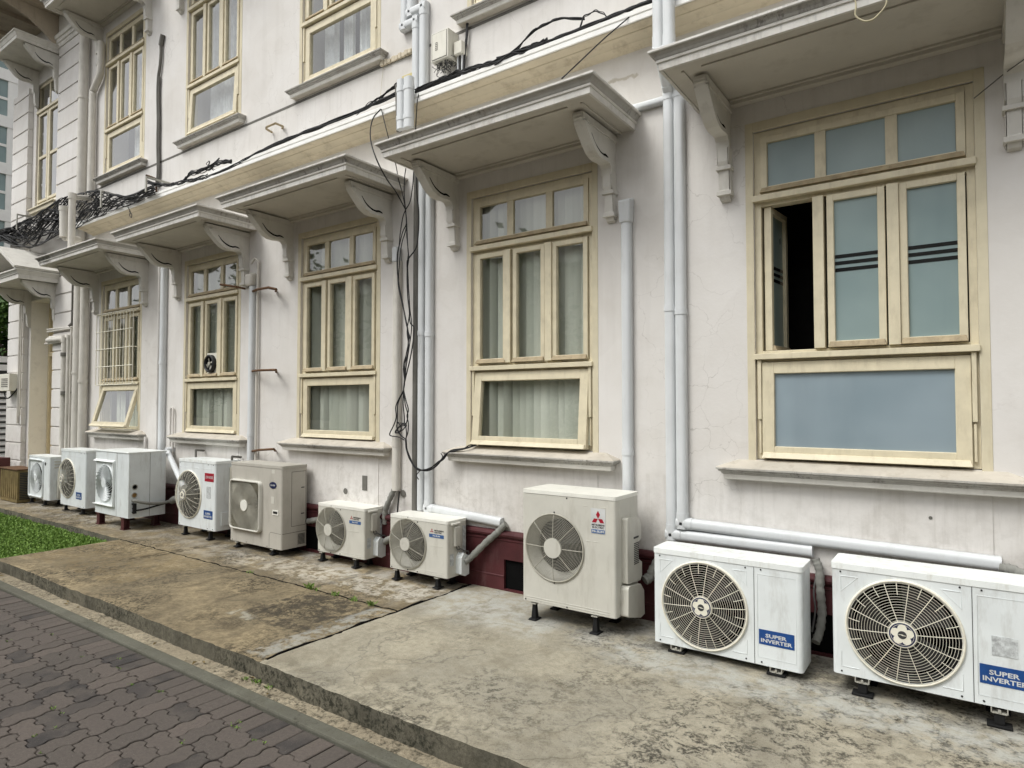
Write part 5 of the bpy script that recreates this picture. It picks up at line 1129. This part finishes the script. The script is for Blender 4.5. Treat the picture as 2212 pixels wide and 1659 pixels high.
def diamonds(m, cx, cz, s_, y):
    """three diamonds meeting at a point"""
    for a in (PI/2, PI/2+2*PI/3, PI/2-2*PI/3):
        d = (math.cos(a), math.sin(a)); n_ = (-d[1], d[0]); L = s_; w_ = s_*.29
        m.prism([(cx+d[0]*.02*s_, cz+d[1]*.02*s_), (cx+d[0]*L/2+n_[0]*w_, cz+d[1]*L/2+n_[1]*w_), (cx+d[0]*L, cz+d[1]*L), (cx+d[0]*L/2-n_[0]*w_, cz+d[1]*L/2-n_[1]*w_)], 'y', y-.0008, y)
def beige_unit(label, x0, x1, y0, y1, z0, z1, cx, cz, R, rh, footx, big=False, logo=None):
    t = start(NAME, label, x0, x1, y0, y1); m = MB(); casing(m, x0, x1, y0, y1, z0, z1-.024, (cx, cz, R-.006), .018)
    if big:
        for k in range(4): a = x0+.505+.045*k; emboss(m, [(a, z0+.10), (a, z0+.30)], y0+.0012, .0016); 
        emboss(m, [(x0+.54, z1-.32), (x0+.575, z1-.32)], y0, .0025); emboss(m, [(x0+.60, z1-.32), (x0+.635, z1-.32)], y0, .0025); emboss(m, [(x0+.52, z1-.075), (x0+.555, z1-.075)], y0, .0025); emboss(m, [(x0+.665, z1-.075), (x0+.70, z1-.075)], y0, .0025)
    else: emboss(m, [(cx+R+.035, cz+.015), (cx+R+.19, cz+.015)], y0, .0025)
    emboss(m, [(x0+.02, z0+.035), (x1-.045, z0+.035)], y0, .003); emboss(m, [(x0+.04, z0+.018), (x1-.045, z0+.018)], y0, .0025)
    m.cur = 1; screws(m, [((x0+x1)/2, z1-.035), (x0+.03, z0+.012), ((x0+x1)/2, z0+.012), (cx, cz+R+.012), (cx, cz-R-.012)], y0, .006)
    m.build('casing', ['ac_beige', 'fan'], t)
    lid_mb(x0, x1, y0, y1, z1, .022, .003).build('lid', 'ac_beige_top', t)
    g_, yy = guard(cx, cz, y0-.004, R, rh, 17 if big else 14, .020 if big else .035, .0016 if big else .0019, 8, 0, .005, .003, PI/8 if not big else PI/2)
    g_.build('fan_guard', 'grey_wire', t)
    m = MB(); yh = yy(rh*.5); m.disc(cx, cz, yh-.006, yh+.004, rh, 32); m.ring(cx, cz, yh-.006, rh*.42, .003, 28) if not big else None; m.build('guard_hub', 'ac_beige', t, .002)
    m = MB(); m.lathe([(R-.004, .0), (R*.86, .05), (R*.80, .10)], (cx, y0, cz), seg=48); m.build('fan_shroud', 'ac_beige', t)
    blades(cx, cz, y0+.10, R*.78).build('fan_blades', 'fan', t); void(t, cx, cz, y0+.15, R*.9)
    for f_ in footx: foot(t, f_, y0+.03, y1-.04, z0)
    return t
tA = beige_unit('largest beige air conditioner with a tall sticker of three red diamonds', -2.752, -1.981, -.52, -.148, .140, .962, -2.472, .562, .243, .072, (-2.66, -2.15), True)
m = MB(); m.box(-2.171, -2.058, -.5222, -.5204, .702, .876); m.cur = 1; diamonds(m, -2.1145, .806, .055, -.5224); m.cur = 2
m.text('MITSUBISHI', .017, -2.1145, .762, -.5226, .098, .0004, .0006); m.text('ELECTRIC', .017, -2.1145, .745, -.5226, .090, .0004, .0006); m.cur = 3; m.box(-2.166, -2.063, -.5232, -.5224, .705, .731)
m.cur = 0; m.text('Mr.SLIM', .020, -2.1145, .718, -.5236, .092, .0004, .0009); m.build('brand_sticker', ['label_white', 'red', 'ink', 'blue2'], tA)
m = MB(); x = -1.981
m.prism([(-.43, .36), (-.215, .345), (-.19, .38), (-.19, .47), (-.245, .50), (-.25, .62), (-.20, .64), (-.20, .74), (-.235, .79), (-.42, .815), (-.43, .80)], 'x', x, x+.045); m.build('handle_cover', 'ac_beige', tA, .010, None, 3)
m = MB()
for k in range(12): m.box(x+.0455, x+.0475, -.325, -.245, .475+.013*k, .481+.013*k)
m.box(x+.0455, x+.0475, -.33, -.25, .655, .668); m.build('cover_vents', 'fan', tA)
m = MB(); m.prism([(-.455, .145), (-.45, .335), (-.43, .35), (-.25, .33), (-.19, .27), (-.18, .10), (-.25, .09)], 'x', x, x+.06); m.build('valve_cover', 'ac_beige', tA, .014, None, 3)
def small_extra(t, x, y0, y1, z0, z1, lx0, lx1, lz0, lz1):
    m = MB(); w_ = lx1-lx0; m.box(lx0, lx1, y0-.0018, y0-.0004, lz0, lz0+.030); m.cur = 1; diamonds(m, lx0+w_*.19, lz0+.055, .022, y0-.0006); m.cur = 2
    m.text('MITSUBISHI', .017, lx0+w_*.67, lz0+.062, y0-.0008, w_*.62, .0004, .0006); m.text('ELECTRIC', .017, lx0+w_*.62, lz0+.045, y0-.0008, w_*.5, .0004, .0006); m.cur = 3; m.text('Mr.SLIM', .018, lx0+w_*.5, lz0+.015, y0-.0020, w_*.48, .0004, .0006)
    m.build('brand_label', ['blue2', 'red', 'ink', 'label_white'], t)
    m = MB(); m.box(x, x+.030, y0+.07, y0+.14, z1-.22, z1-.05); m.build('terminal_cover', 'ac_beige', t, .008)
    m = MB(); m.box(x, x+.022, y0+.035, y0+.15, z1-.034, z1-.018); m.build('side_handle', 'ac_beige_top', t, .004)
    m = MB(); m.prism([(y0+.11, z0+.025), (y0+.11, z0+.165), (y0+.145, z0+.205), (y0+.215, z0+.165), (y0+.215, z0+.01), (y0+.16, z0+.0)], 'x', x, x+.065); m.build('valve_cover', 'ac_white', t, .005)
    m = MB(); m.tube(spline([(x+.025, y0+.09, z1-.22), (x+.03, y0+.10, z1-.25), (x+.04, y0+.13, z1-.245), (x+.05, y0+.17, z1-.27), (x+.06, y0+.21, z1-.28), (x+.05, y0+.22, z1-.33)], 5), .006, 6); m.tube(spline([(x+.02, y0+.12, z1-.22), (x+.04, y0+.15, z1-.26), (x+.06, y0+.20, z1-.275)], 5), .004, 6); m.build('lead', 'cable_grey', t)
    m = MB(); m.box(x+.001, x+.003, y0+.20, y0+.24, z1-.30, z1-.06); m.box(x+.001, x+.003, y0+.03, y0+.08, z0+.1, z0+.2); m.build('rating_plate', 'label_grey', t)
tD = beige_unit('small beige air conditioner, the nearer of two alike, with a lagged pipe to its right', -4.370, -3.668, -.32, -.06, .106, .590, -4.137, .352, .222, .058, (-4.30, -3.80))
small_extra(tD, -3.668, -.32, -.06, .106, .590, -3.88, -3.71, .441, .52)
tE = beige_unit('small beige air conditioner, the farther of two alike, beside the warm grey unit', -5.494, -4.784, -.25, -.01, .100, .585, -5.280, .341, .222, .058, (-5.44, -4.93))
small_extra(tE, -4.784, -.25, -.01, .100, .585, -5.005, -4.84, .43, .51)

# F : warm grey unit with a square framed grille
x0, x1, y0, y1, z0, z1 = -6.862, -5.907, -.385, -.065, .07, .945; cx, cz = -6.54, .49; hw, hh = .292, .278
tF = start(NAME, 'tall warm grey air conditioner with a square framed fan grille and oval badge', x0, x1, y0, y1)
m = MB(); casing(m, x0, x1, y0, y1, z0, z1-.026, (cx, cz, .262), .02)
m.cur = 1; emboss(m, [(x1-.215, z0+.0), (x1-.215, z0+.145), (x1-.19, z0+.17), (x1-.01, z0+.165)], y0, .0016); screws(m, [(x0+.05, z0+.012), (cx, z0+.012), (x1-.25, z0+.012)], y0, .005); m.build('casing', ['ac_grey', 'fan'], tF)
lid_mb(x0, x1, y0, y1, z1, .024, .004).build('lid', 'ac_grey', tF)
def rrect(hw, hh, r, n=5):
    out = []
    for (sx, sz, a0) in ((1, 1, 0), (-1, 1, PI/2), (-1, -1, PI), (1, -1, 3*PI/2)):
        for i in range(n+1): a = a0+i*(PI/2)/n; out.append((cx+sx*(hw-r)+r*math.cos(a), cz+sz*(hh-r)+r*math.sin(a)))
    return out
m = MB(); o, i_ = rrect(hw, hh, .05), rrect(hw-.020, hh-.020, .036); N = len(o)
vs = [(p[0], y0, p[1]) for p in o]+[(p[0], y0-.040, p[1]) for p in rrect(hw-.006, hh-.006, .046)]+[(p[0], y0-.040, p[1]) for p in i_]+[(p[0], y0-.004, p[1]) for p in i_]
m.add(vs, [(r*N+k, r*N+(k+1) % N, (r+1)*N+(k+1) % N, (r+1)*N+k) for r in range(3) for k in range(N)], True); m.build('grille_frame', 'ac_beige', tF)
m = MB(); ihw, ihh = hw-.020, hh-.020
for k in range(84):
    a = 2*PI*k/84; dx, dz = math.cos(a), math.sin(a); s_ = min(ihw/abs(dx) if abs(dx) > 1e-6 else 9, ihh/abs(dz) if abs(dz) > 1e-6 else 9); n_ = (-dz*.0011, dx*.0011)
    q1, q2 = (cx+.06*dx, cz+.06*dz), (cx+s_*dx, cz+s_*dz)
    m.hexa([(q1[0]-n_[0], y0-.034, q1[1]-n_[1]), (q2[0]-n_[0], y0-.028, q2[1]-n_[1]), (q2[0]-n_[0], y0-.008, q2[1]-n_[1]), (q1[0]-n_[0], y0-.016, q1[1]-n_[1]), (q1[0]+n_[0], y0-.034, q1[1]+n_[1]), (q2[0]+n_[0], y0-.028, q2[1]+n_[1]), (q2[0]+n_[0], y0-.008, q2[1]+n_[1]), (q1[0]+n_[0], y0-.016, q1[1]+n_[1])])
for k in range(19): m.ring(cx, cz, y0-.030, .07+.0102*k, .0014, 44, 4)
m.build('fan_grille', 'grey_wire', tF)
m = MB(); m.disc(cx, cz, y0-.042, y0-.030, .062, 30); m.build('grille_hub', 'ac_beige_top', tF, .003)
blades(cx, cz, y0+.06, .24).build('fan_blades', 'fan', tF); void(tF, cx, cz, y0+.1, .262)
m = MB(); prof = [(-6.063+.062*math.cos(2*PI*k/28), .740+.036*math.sin(2*PI*k/28)) for k in range(28)]; m.prism(prof, 'y', y0-.004, y0-.0004); m.cur = 1; m.text('Carrier', .032, -6.063, .741, y0-.0042, .085, .0004, .0004, 'y', .35); m.build('oval_badge', ['navy', 'label_white'], tF)
m = MB(); m.box(-6.063, -5.961, y0-.006, y0-.0004, .428, .482); m.cur = 1; m.box(-6.048, -5.976, y0-.0075, y0-.0062, .443, .468); m.build('recess_handle', ['ac_beige_top', 'fan'], tF)
m = MB(); m.box(-6.09, -6.035, y0-.0016, y0-.0004, .865, .905); m.box(-6.095, -6.04, y0-.0016, y0-.0004, .545, .62); m.build('sticker', 'ac_beige', tF)
m = MB(); xx = x1
for k in range(9): m.box(xx, xx+.002, y0+.20, y0+.29, z0+.03+.013*k, z0+.036+.013*k)
frame = [(y0+.12, .30), (y0+.12, .88), (y0+.30, .88), (y0+.30, .30)]
for a, b in zip(frame, frame[1:]+frame[:1]): m.tube([(xx, a[0], a[1]), (xx, b[0], b[1])], .002, 5)
m.box(xx, xx+.002, y0+.24, y0+.28, .70, .71); m.box(xx, xx+.002, y0+.24, y0+.28, .42, .43); m.tube([(xx, y0+.01, z0+.165), (xx, y0+.31, z0+.165)], .002, 5); m.build('side_louvre', 'fan', tF)
for f_ in (-6.74, -6.08): foot(tF, f_, y0+.03, y1-.04, z0)

# H : big square cabinet with spiral louvre
x0, x1, y0, y1, z0, z1 = -9.69, -8.741, -.64, -.172, .150, .985; cx, cz, R = -9.400, .560, .250
tH = start(NAME, 'boxy white air conditioner with a spiral louvre, two round ports and red steel feet', x0, x1, y0, y1)
m = MB(); casing(m, x0, x1, y0, y1, z0, z1-.012, (cx, cz, R), .008)
m.cur = 1; m.box(-9.066, -9.062, y0-.0012, y0, z0+.002, z1-.014); m.box(x1, x1+.0012, -.380, -.376, z0+.002, z1-.014); m.build('cabinet', ['ac_white', 'grey_pipe'], tH)
m = MB(); m.box(x0-.008, x1+.008, y0-.008, y1+.008, z1-.0118, z1+.004); m.build('lid', 'ac_top', tH, .004)
m = MB()
m.hexa([(-9.69, y0-.035, .845), (-9.115, y0-.035, .845), (-9.115, y0, .845), (-9.69, y0, .845), (-9.69, y0-.030, .852), (-9.115, y0-.030, .852), (-9.115, y0, .87), (-9.69, y0, .87)])
m.hexa([(-9.69, y0-.035, .268), (-9.115, y0-.035, .268), (-9.115, y0, .258), (-9.69, y0, .258), (-9.69, y0-.035, .278), (-9.115, y0-.035, .278), (-9.115, y0, .278), (-9.69, y0, .278)])
m.box(-9.125, -9.112, y0-.030, y0, .2785, .8445); m.build('louvre_frame', 'ac_top', tH, .002)
m = MB()
for k in range(26):
    a = 2*PI*k/26; p = []
    for j in range(7): r = .055+(R-.01-.055)*j/6; th = a+.95*(j/6)**1.1; p.append((cx+r*math.cos(th), cz+r*math.sin(th), th))
    vs = [];
    for (px_, pz_, th) in p: nx, nz = math.cos(th+1.9)*.008, math.sin(th+1.9)*.008; vs += [(px_-nx, y0-.020, pz_-nz), (px_+nx, y0+.006, pz_+nz)]
    m.add(vs, [(2*j, 2*j+1, 2*j+3, 2*j+2) for j in range(6)], True)
    m.tube([(v[0], v[1], v[2]) for v in vs[::2]], .0032, 4)
m.lathe([(R+.005, .002), (R-.005, -.012), (R-.02, .0)], (cx, y0, cz), seg=56); m.disc(cx, cz, y0-.022, y0-.008, .062, 28); m.build('spiral_louvre', 'ac_white', tH)
blades(cx, cz, y0+.07, R-.03).build('fan_blades', 'fan', tH); void(tH, cx, cz, y0+.12, R)
m = MB()
for (yy_, zz_, mi) in ((-.567, .545, 2), (-.571, .440, 1)):
    m.cur = 0; m.lathe([(.032, 0), (.036, .010), (.030, .014), (.026, .010)], (x1, yy_, zz_), 'x', 24); m.cur = mi; m.lathe([(.027, .006), (.0001, .006)], (x1, yy_, zz_), 'x', 20)
m.build('port', ['steel', 'brass', 'dark'], tH)
m = MB(); m.tube(spline([(x1, -.585, .372), (x1+.05, -.57, .372), (x1+.08, -.50, .345), (x1+.08, -.36, .315), (x1+.07, -.22, .31), (x1+.09, -.12, .33)], 6), .020, 8); m.build('lagged_pipe', 'foam', tH)
m = MB(); m.tube(spline([(x1, -.585, .275), (x1+.04, -.57, .25), (x1+.05, -.45, .255), (x1+.05, -.3, .28), (x1+.06, -.18, .30)], 6), .011, 6); m.tube([(x1, -.587, .33), (x1+.04, -.587, .33)], .014, 8); m.tube([(x1, -.585, .225), (x1+.05, -.58, .22)], .012, 8); m.box(x1+.03, x1+.05, -.60, -.56, .21, .34); m.build('valve', 'cable', tH)
for fx_, fy in ((-9.60, -.60), (-8.90, -.60), (-8.90, -.22), (-9.60, -.22)):
    m = MB(); m.box(fx_-.05, fx_+.05, fy-.045, fy+.045, -.008, .004); m.box(fx_-.040, fx_+.040, fy-.035, fy-.027, .0045, .135); m.box(fx_-.005, fx_+.005, fy-.0265, fy+.0265, .0045, .135); m.box(fx_-.040, fx_+.040, fy+.027, fy+.035, .0045, .135); m.box(fx_-.055, fx_+.055, fy-.045, fy+.045, .1355, .1495)
    m.build('steel_foot', 'maroon_steel', tH)

# J : small far unit
x0, x1, y0, y1, z0, z1 = -12.60, -11.75, -.46, -.21, .098, .772; cx, cz, R = -12.27, .42, .24
tJ = start(NAME, 'small pale air conditioner farthest along, with a square swirl grille and round dark badge', x0, x1, y0, y1)
m = MB(); casing(m, x0, x1, y0, y1, z0, z1-.02, (cx, cz, R), .02); m.build('casing', ['ac_white'], tJ); lid_mb(x0, x1, y0, y1, z1, .02).build('lid', 'ac_top', tJ)
m = MB(); hw, hh = .29, .30; o, i_ = rrect(hw, hh, .04), rrect(hw-.015, hh-.015, .03); N = len(o)
vs = [(p[0], y0, p[1]) for p in o]+[(p[0], y0-.022, p[1]) for p in o]+[(p[0], y0-.022, p[1]) for p in i_]+[(p[0], y0-.002, p[1]) for p in i_]
m.add(vs, [(r*N+k, r*N+(k+1) % N, (r+1)*N+(k+1) % N, (r+1)*N+k) for r in range(3) for k in range(N)], True)
for k in range(40):
    a = 2*PI*k/40; m.tube([(cx+r*math.cos(a+.9*r/R), y0-.012, cz+r*math.sin(a+.9*r/R)) for r in (.05, .10, .15, .20, .235)], .003, 4)
for k in range(8): m.ring(cx, cz, y0-.010, .06+.023*k, .002, 40)
m.disc(cx, cz, y0-.018, y0-.010, .05, 24); m.build('swirl_grille', 'ac_white', tJ)
m = MB(); m.disc(-11.92, .665, y0-.004, y0-.0004, .026, 20); m.build('round_badge', 'ink', tJ)
m = MB()
for k in range(3): m.box(x1, x1+.012, y0+.06, y0+.2, .60+.045*k, .62+.045*k)
m.box(x1, x1+.05, y0+.10, y0+.22, .12, .40); m.build('side_cover', 'ac_beige', tJ, .004)
blades(cx, cz, y0+.07, R-.03).build('fan_blades', 'fan', tJ); void(tJ, cx, cz, y0+.12, R)
for f_ in (-12.5, -11.95): foot(tJ, f_, y0+.02, y1-.04, z0)

# K : old brown cabinet
x0, x1, y0, y1, z0, z1 = -13.40, -12.64, -.60, -.34, .0, .545
tK = thing('metal_cabinet', ((x0+x1)/2, (y0+y1)/2, 0), 'low rusty brown metal cabinet with a slatted dark side at the far left', 'cabinet')
m = MB(); m.box(x0, x1, y0, y1, z0, z1-.02)
for k in range(8): xx = x0+.02+(x1-x0-.04)*k/8; m.box(xx, xx+.06, y0-.008, y0-.0005, z0+.06, z1-.04)
m.build('casing', 'brown', tK, .003); m = MB(); m.box(x0-.02, x1+.02, y0-.02, y1+.02, z1-.0195, z1); m.build('top', 'rust', tK, .004)
m = MB()
for k in range(16): m.box(x1+.0005, x1+.012, y0+.03, y1-.02, z0+.05+.028*k, z0+.066+.028*k)
m.build('side_slats', 'coil', tK)
# maroon ramp object beyond
m = MB(); m.hexa([(-15.6, -.55, -.0), (-13.9, -.55, -.0), (-13.9, -.3, -.0), (-15.6, -.3, -.0), (-15.2, -.55, .62), (-13.95, -.55, .66), (-13.95, -.3, .66), (-15.2, -.3, .62)]); tag(m.build('maroon_ramp', 'maroon', None, .01), 'maroon painted sloping stone cheek beyond the brown cabinet', 'step')

# lagged pipes between units and ducts
def lag(label, pts, r=.026, mat='foam'):
    m = MB(); sp_ = spline(pts, 8); m.tube(sp_, [r*(1+.10*math.sin(i*2.1)+.05*math.sin(i*5.3)) for i in range(len(sp_))], 9); return tag(m.build('lagged_pipe', mat), label, 'pipe', 'lagged pipes')
lag('grey lagged pipe rising from the nearer small beige unit to a duct end', [(-3.60, -.17, .23), (-3.57, -.11, .27), (-3.45, -.06, .40), (-3.33, -.05, .50), (-3.275, -.045, .555), (-3.25, -.04, .575)], .029)
lag('grey lagged pipe rising behind the farther small beige unit into a duct end', [(-4.74, -.03, .42), (-4.72, -.04, .55), (-4.65, -.045, .68), (-4.59, -.035, .79)], .028)
lag('grey lagged pipe joining the farther small beige unit at its back', [(-4.70, -.06, .25), (-4.60, -.10, .30), (-4.50, -.06, .33), (-4.42, -.04, .40)], .030)
lag('grey lagged pipe between the warm grey unit and the small beige unit', [(-5.9, -.06, .33), (-5.75, -.05, .36), (-5.6, -.05, .40), (-5.5, -.06, .42)], .030)
lag('fat ribbed grey hose curving from behind the largest beige unit', [(-1.93, -.16, .33), (-1.90, -.12, .36), (-1.86, -.10, .45), (-1.78, -.09, .54), (-1.70, -.12, .58)], .036)
lag('taped grey lagged pipe standing between the two nearest white units', [(-.81, -.06, .62), (-.785, -.07, .55), (-.78, -.08, .42), (-.77, -.09, .30), (-.775, -.14, .20), (-.79, -.2, .14)], .026)
lag('grey lagged hose leaving the far right duct end', [(.13, -.05, .70), (.20, -.07, .69), (.28, -.12, .65), (.33, -.16, .56)], .030)
lag('grey lagged hoses bending behind the red labelled unit', [(-8.66, -.13, .32), (-8.55, -.12, .36), (-8.42, -.12, .34), (-8.30, -.15, .30), (-8.1, -.18, .29)], .045)
m = MB(); m.tube(spline([(-4.52, -.05, .76), (-4.53, -.06, .60), (-4.56, -.05, .35), (-4.60, -.06, .18)], 5), .008, 6); tag(m.build('wire', 'cable'), 'black lead beside the lagged pipe of the farther small beige unit', 'wire')
m = MB(); m.tube(spline([(-.80, -.05, .55), (-.815, -.10, .42), (-.80, -.14, .32), (-.81, -.2, .2)], 5), .006, 6); tag(m.build('wire', flat('teal_wire', (.08, .2, .26)) if False else 'cable_grey'), 'thin wire twisted round the taped pipe between the nearest white units', 'wire')
a = at(362, 975, -.08); m = MB(); m.tube([(a.x, -.08, a.z), at(386, 1028, -.30), at(398, 1052, -.36)], .035, 10); m.tube([(a.x, -.0, a.z+.02), (a.x, -.10, a.z+.01)], .045, 10); tag(m.build('drain_pipe', 'duct'), 'white drain pipe slanting down between the boxy unit and the red labelled unit', 'pipe')

# ================================================================== FAR LEFT BACKGROUND
fb = thing('neighbour_building', (-30, -1, 0), 'pale neighbouring building with white window frames glimpsed past the pier', 'building')
m = MB(); m.box(-36, -24, -.9, 8, -.24, 14); m.build('wall', 'trim', fb)
m = MB()
for k in range(7):
    z = 4.3+1.45*k; m.box(-35, -24, -.96, -.901, z, z+.3); m.box(-23.99, -23.90, -.9, 8, z, z+.34); m.box(-23.99, -23.95, -.9, 8, z+.85, z+.93)
for k in range(16): m.box(-23.99, -23.92, -.85+.55*k, -.56+.55*k, 4.3, 14); m.box(-35.5+.7*k, -35.35+.7*k, -.97, -.901, 4.3, 14)
m.build('window_frame', 'white_trim', fb)
m = MB(); m.box(-35.2, -24.05, -.93, -.902, 4.7, 13.8); m.box(-23.985, -23.98, -.8, 7.9, 4.7, 13.8); m.build('window', 'frost', fb)
ls = thing('louvre_screen', (-19, 2, -.24), 'white horizontal louvre screen beyond the building corner', 'screen')
m = MB()
for k in range(17): z = -.1+.145*k; m.hexa([(-18.93, .5, z), (-18.93, 3.6, z), (-19.03, 3.6, z+.06), (-19.03, .5, z+.06), (-18.93, .5, z+.035), (-18.93, 3.6, z+.035), (-19.03, 3.6, z+.095), (-19.03, .5, z+.095)])
m.box(-19.05, -18.92, .5, 3.6, 2.42, 2.56); m.box(-19.05, -18.92, .5, 3.6, 2.62, 2.76); m.build('slats', 'white_trim', ls); m = MB(); m.box(-19.2, -19.1, .5, 3.6, -.24, 2.6); m.build('backing', 'dark_glass', ls)
def tree(label, x, y, h, cr, n, seed, zc=.62):
    random.seed(seed); t = thing('tree', (x, y, -.2), label, 'tree')
    m = MB(); pts = [(x, y, -.2), (x+.1, y, h*.25), (x-.1, y+.1, h*.5), (x+.1, y, h*.8)]; m.tube(spline(pts, 4), [.22-.012*i for i in range(13)], 8)
    for k in range(7): a = random.uniform(0, 6.28); z = h*random.uniform(.35, .6); m.tube([(x, y, z), (x+cr*.4*math.cos(a), y+cr*.4*math.sin(a), z+h*.12), (x+cr*.75*math.cos(a), y+cr*.75*math.sin(a), z+h*.22)], [.09, .05, .02], 6)
    m.build('trunk', 'bark', t)
    m = MB(); cl = []
    for k in range(34):
        a, b = random.uniform(0, 6.28), random.uniform(-1, 1); r = cr*random.uniform(.35, .95); cl.append((x+r*math.cos(a)*math.sqrt(1-b*b), y+r*math.sin(a)*math.sqrt(1-b*b), h*zc+h*.38*b*random.uniform(.6, 1)))
    for k in range(n):
        c = random.choice(cl); s_ = cr*.30; p = Vector((random.gauss(c[0], s_*.55), random.gauss(c[1], s_*.55), random.gauss(c[2], s_*.5))); L = random.uniform(.05, .11)*(1. if h < 6 else 2.)
        u = Vector((random.gauss(0, 1), random.gauss(0, 1), random.gauss(0, .6))).normalized(); v = u.orthogonal().normalized()
        m.add([p-u*L, p+v*L*.45, p+u*L, p-v*L*.45], [(0, 1, 2, 3)])
    m.build('crown', 'leaf', t); return t
tree('dense green tree beyond the building corner at the far left', -21.3, 2.1, 4.6, 1.5, 14000, 5)
for i, (x, y, h) in enumerate(((-33, -12, 7.), (-24, -12.5, 8.5), (-13, -12, 6.5), (4, -12, 7.))):
    tree('broad street tree across the paved lane, '+('farthest left', 'second from the left', 'third from the left', 'farthest right')[i], x, y, h, 3.4, 9000, 40+i, .55)

ob = thing('opposite_building', (-10, -16, -.2), 'plain grey plastered building across the paved lane behind the camera', 'building')
m = MB(); m.box(-48, 26, -24, -14.5, -.24, 6.3); m.build('wall', 'jamb', ob)
m = MB(); m.hexa([(-49, -25, 6.3), (27, -25, 6.3), (27, -13.8, 6.3), (-49, -13.8, 6.3), (-44, -20, 8.4), (22, -20, 8.4), (22, -19, 8.4), (-44, -19, 8.4)]); m.build('roof', 'grey_pipe', ob)
for k in range(14):
    for z in (.9, 3.9): MB().box(-46+5.2*k, -44.2+5.2*k, -14.52, -14.45, z, z+1.7).build('window', 'dark_glass', ob)

m = MB(); m.box(-3.44, -3.24, .15, .30, 1.235, 1.50); m.box(-3.40, -3.26, .14, .28, 1.501, 1.68); tag(m.build('cardboard_box', 'box_cream', None, .004), 'pale cardboard boxes stacked inside behind the tilted lower sash', 'box')
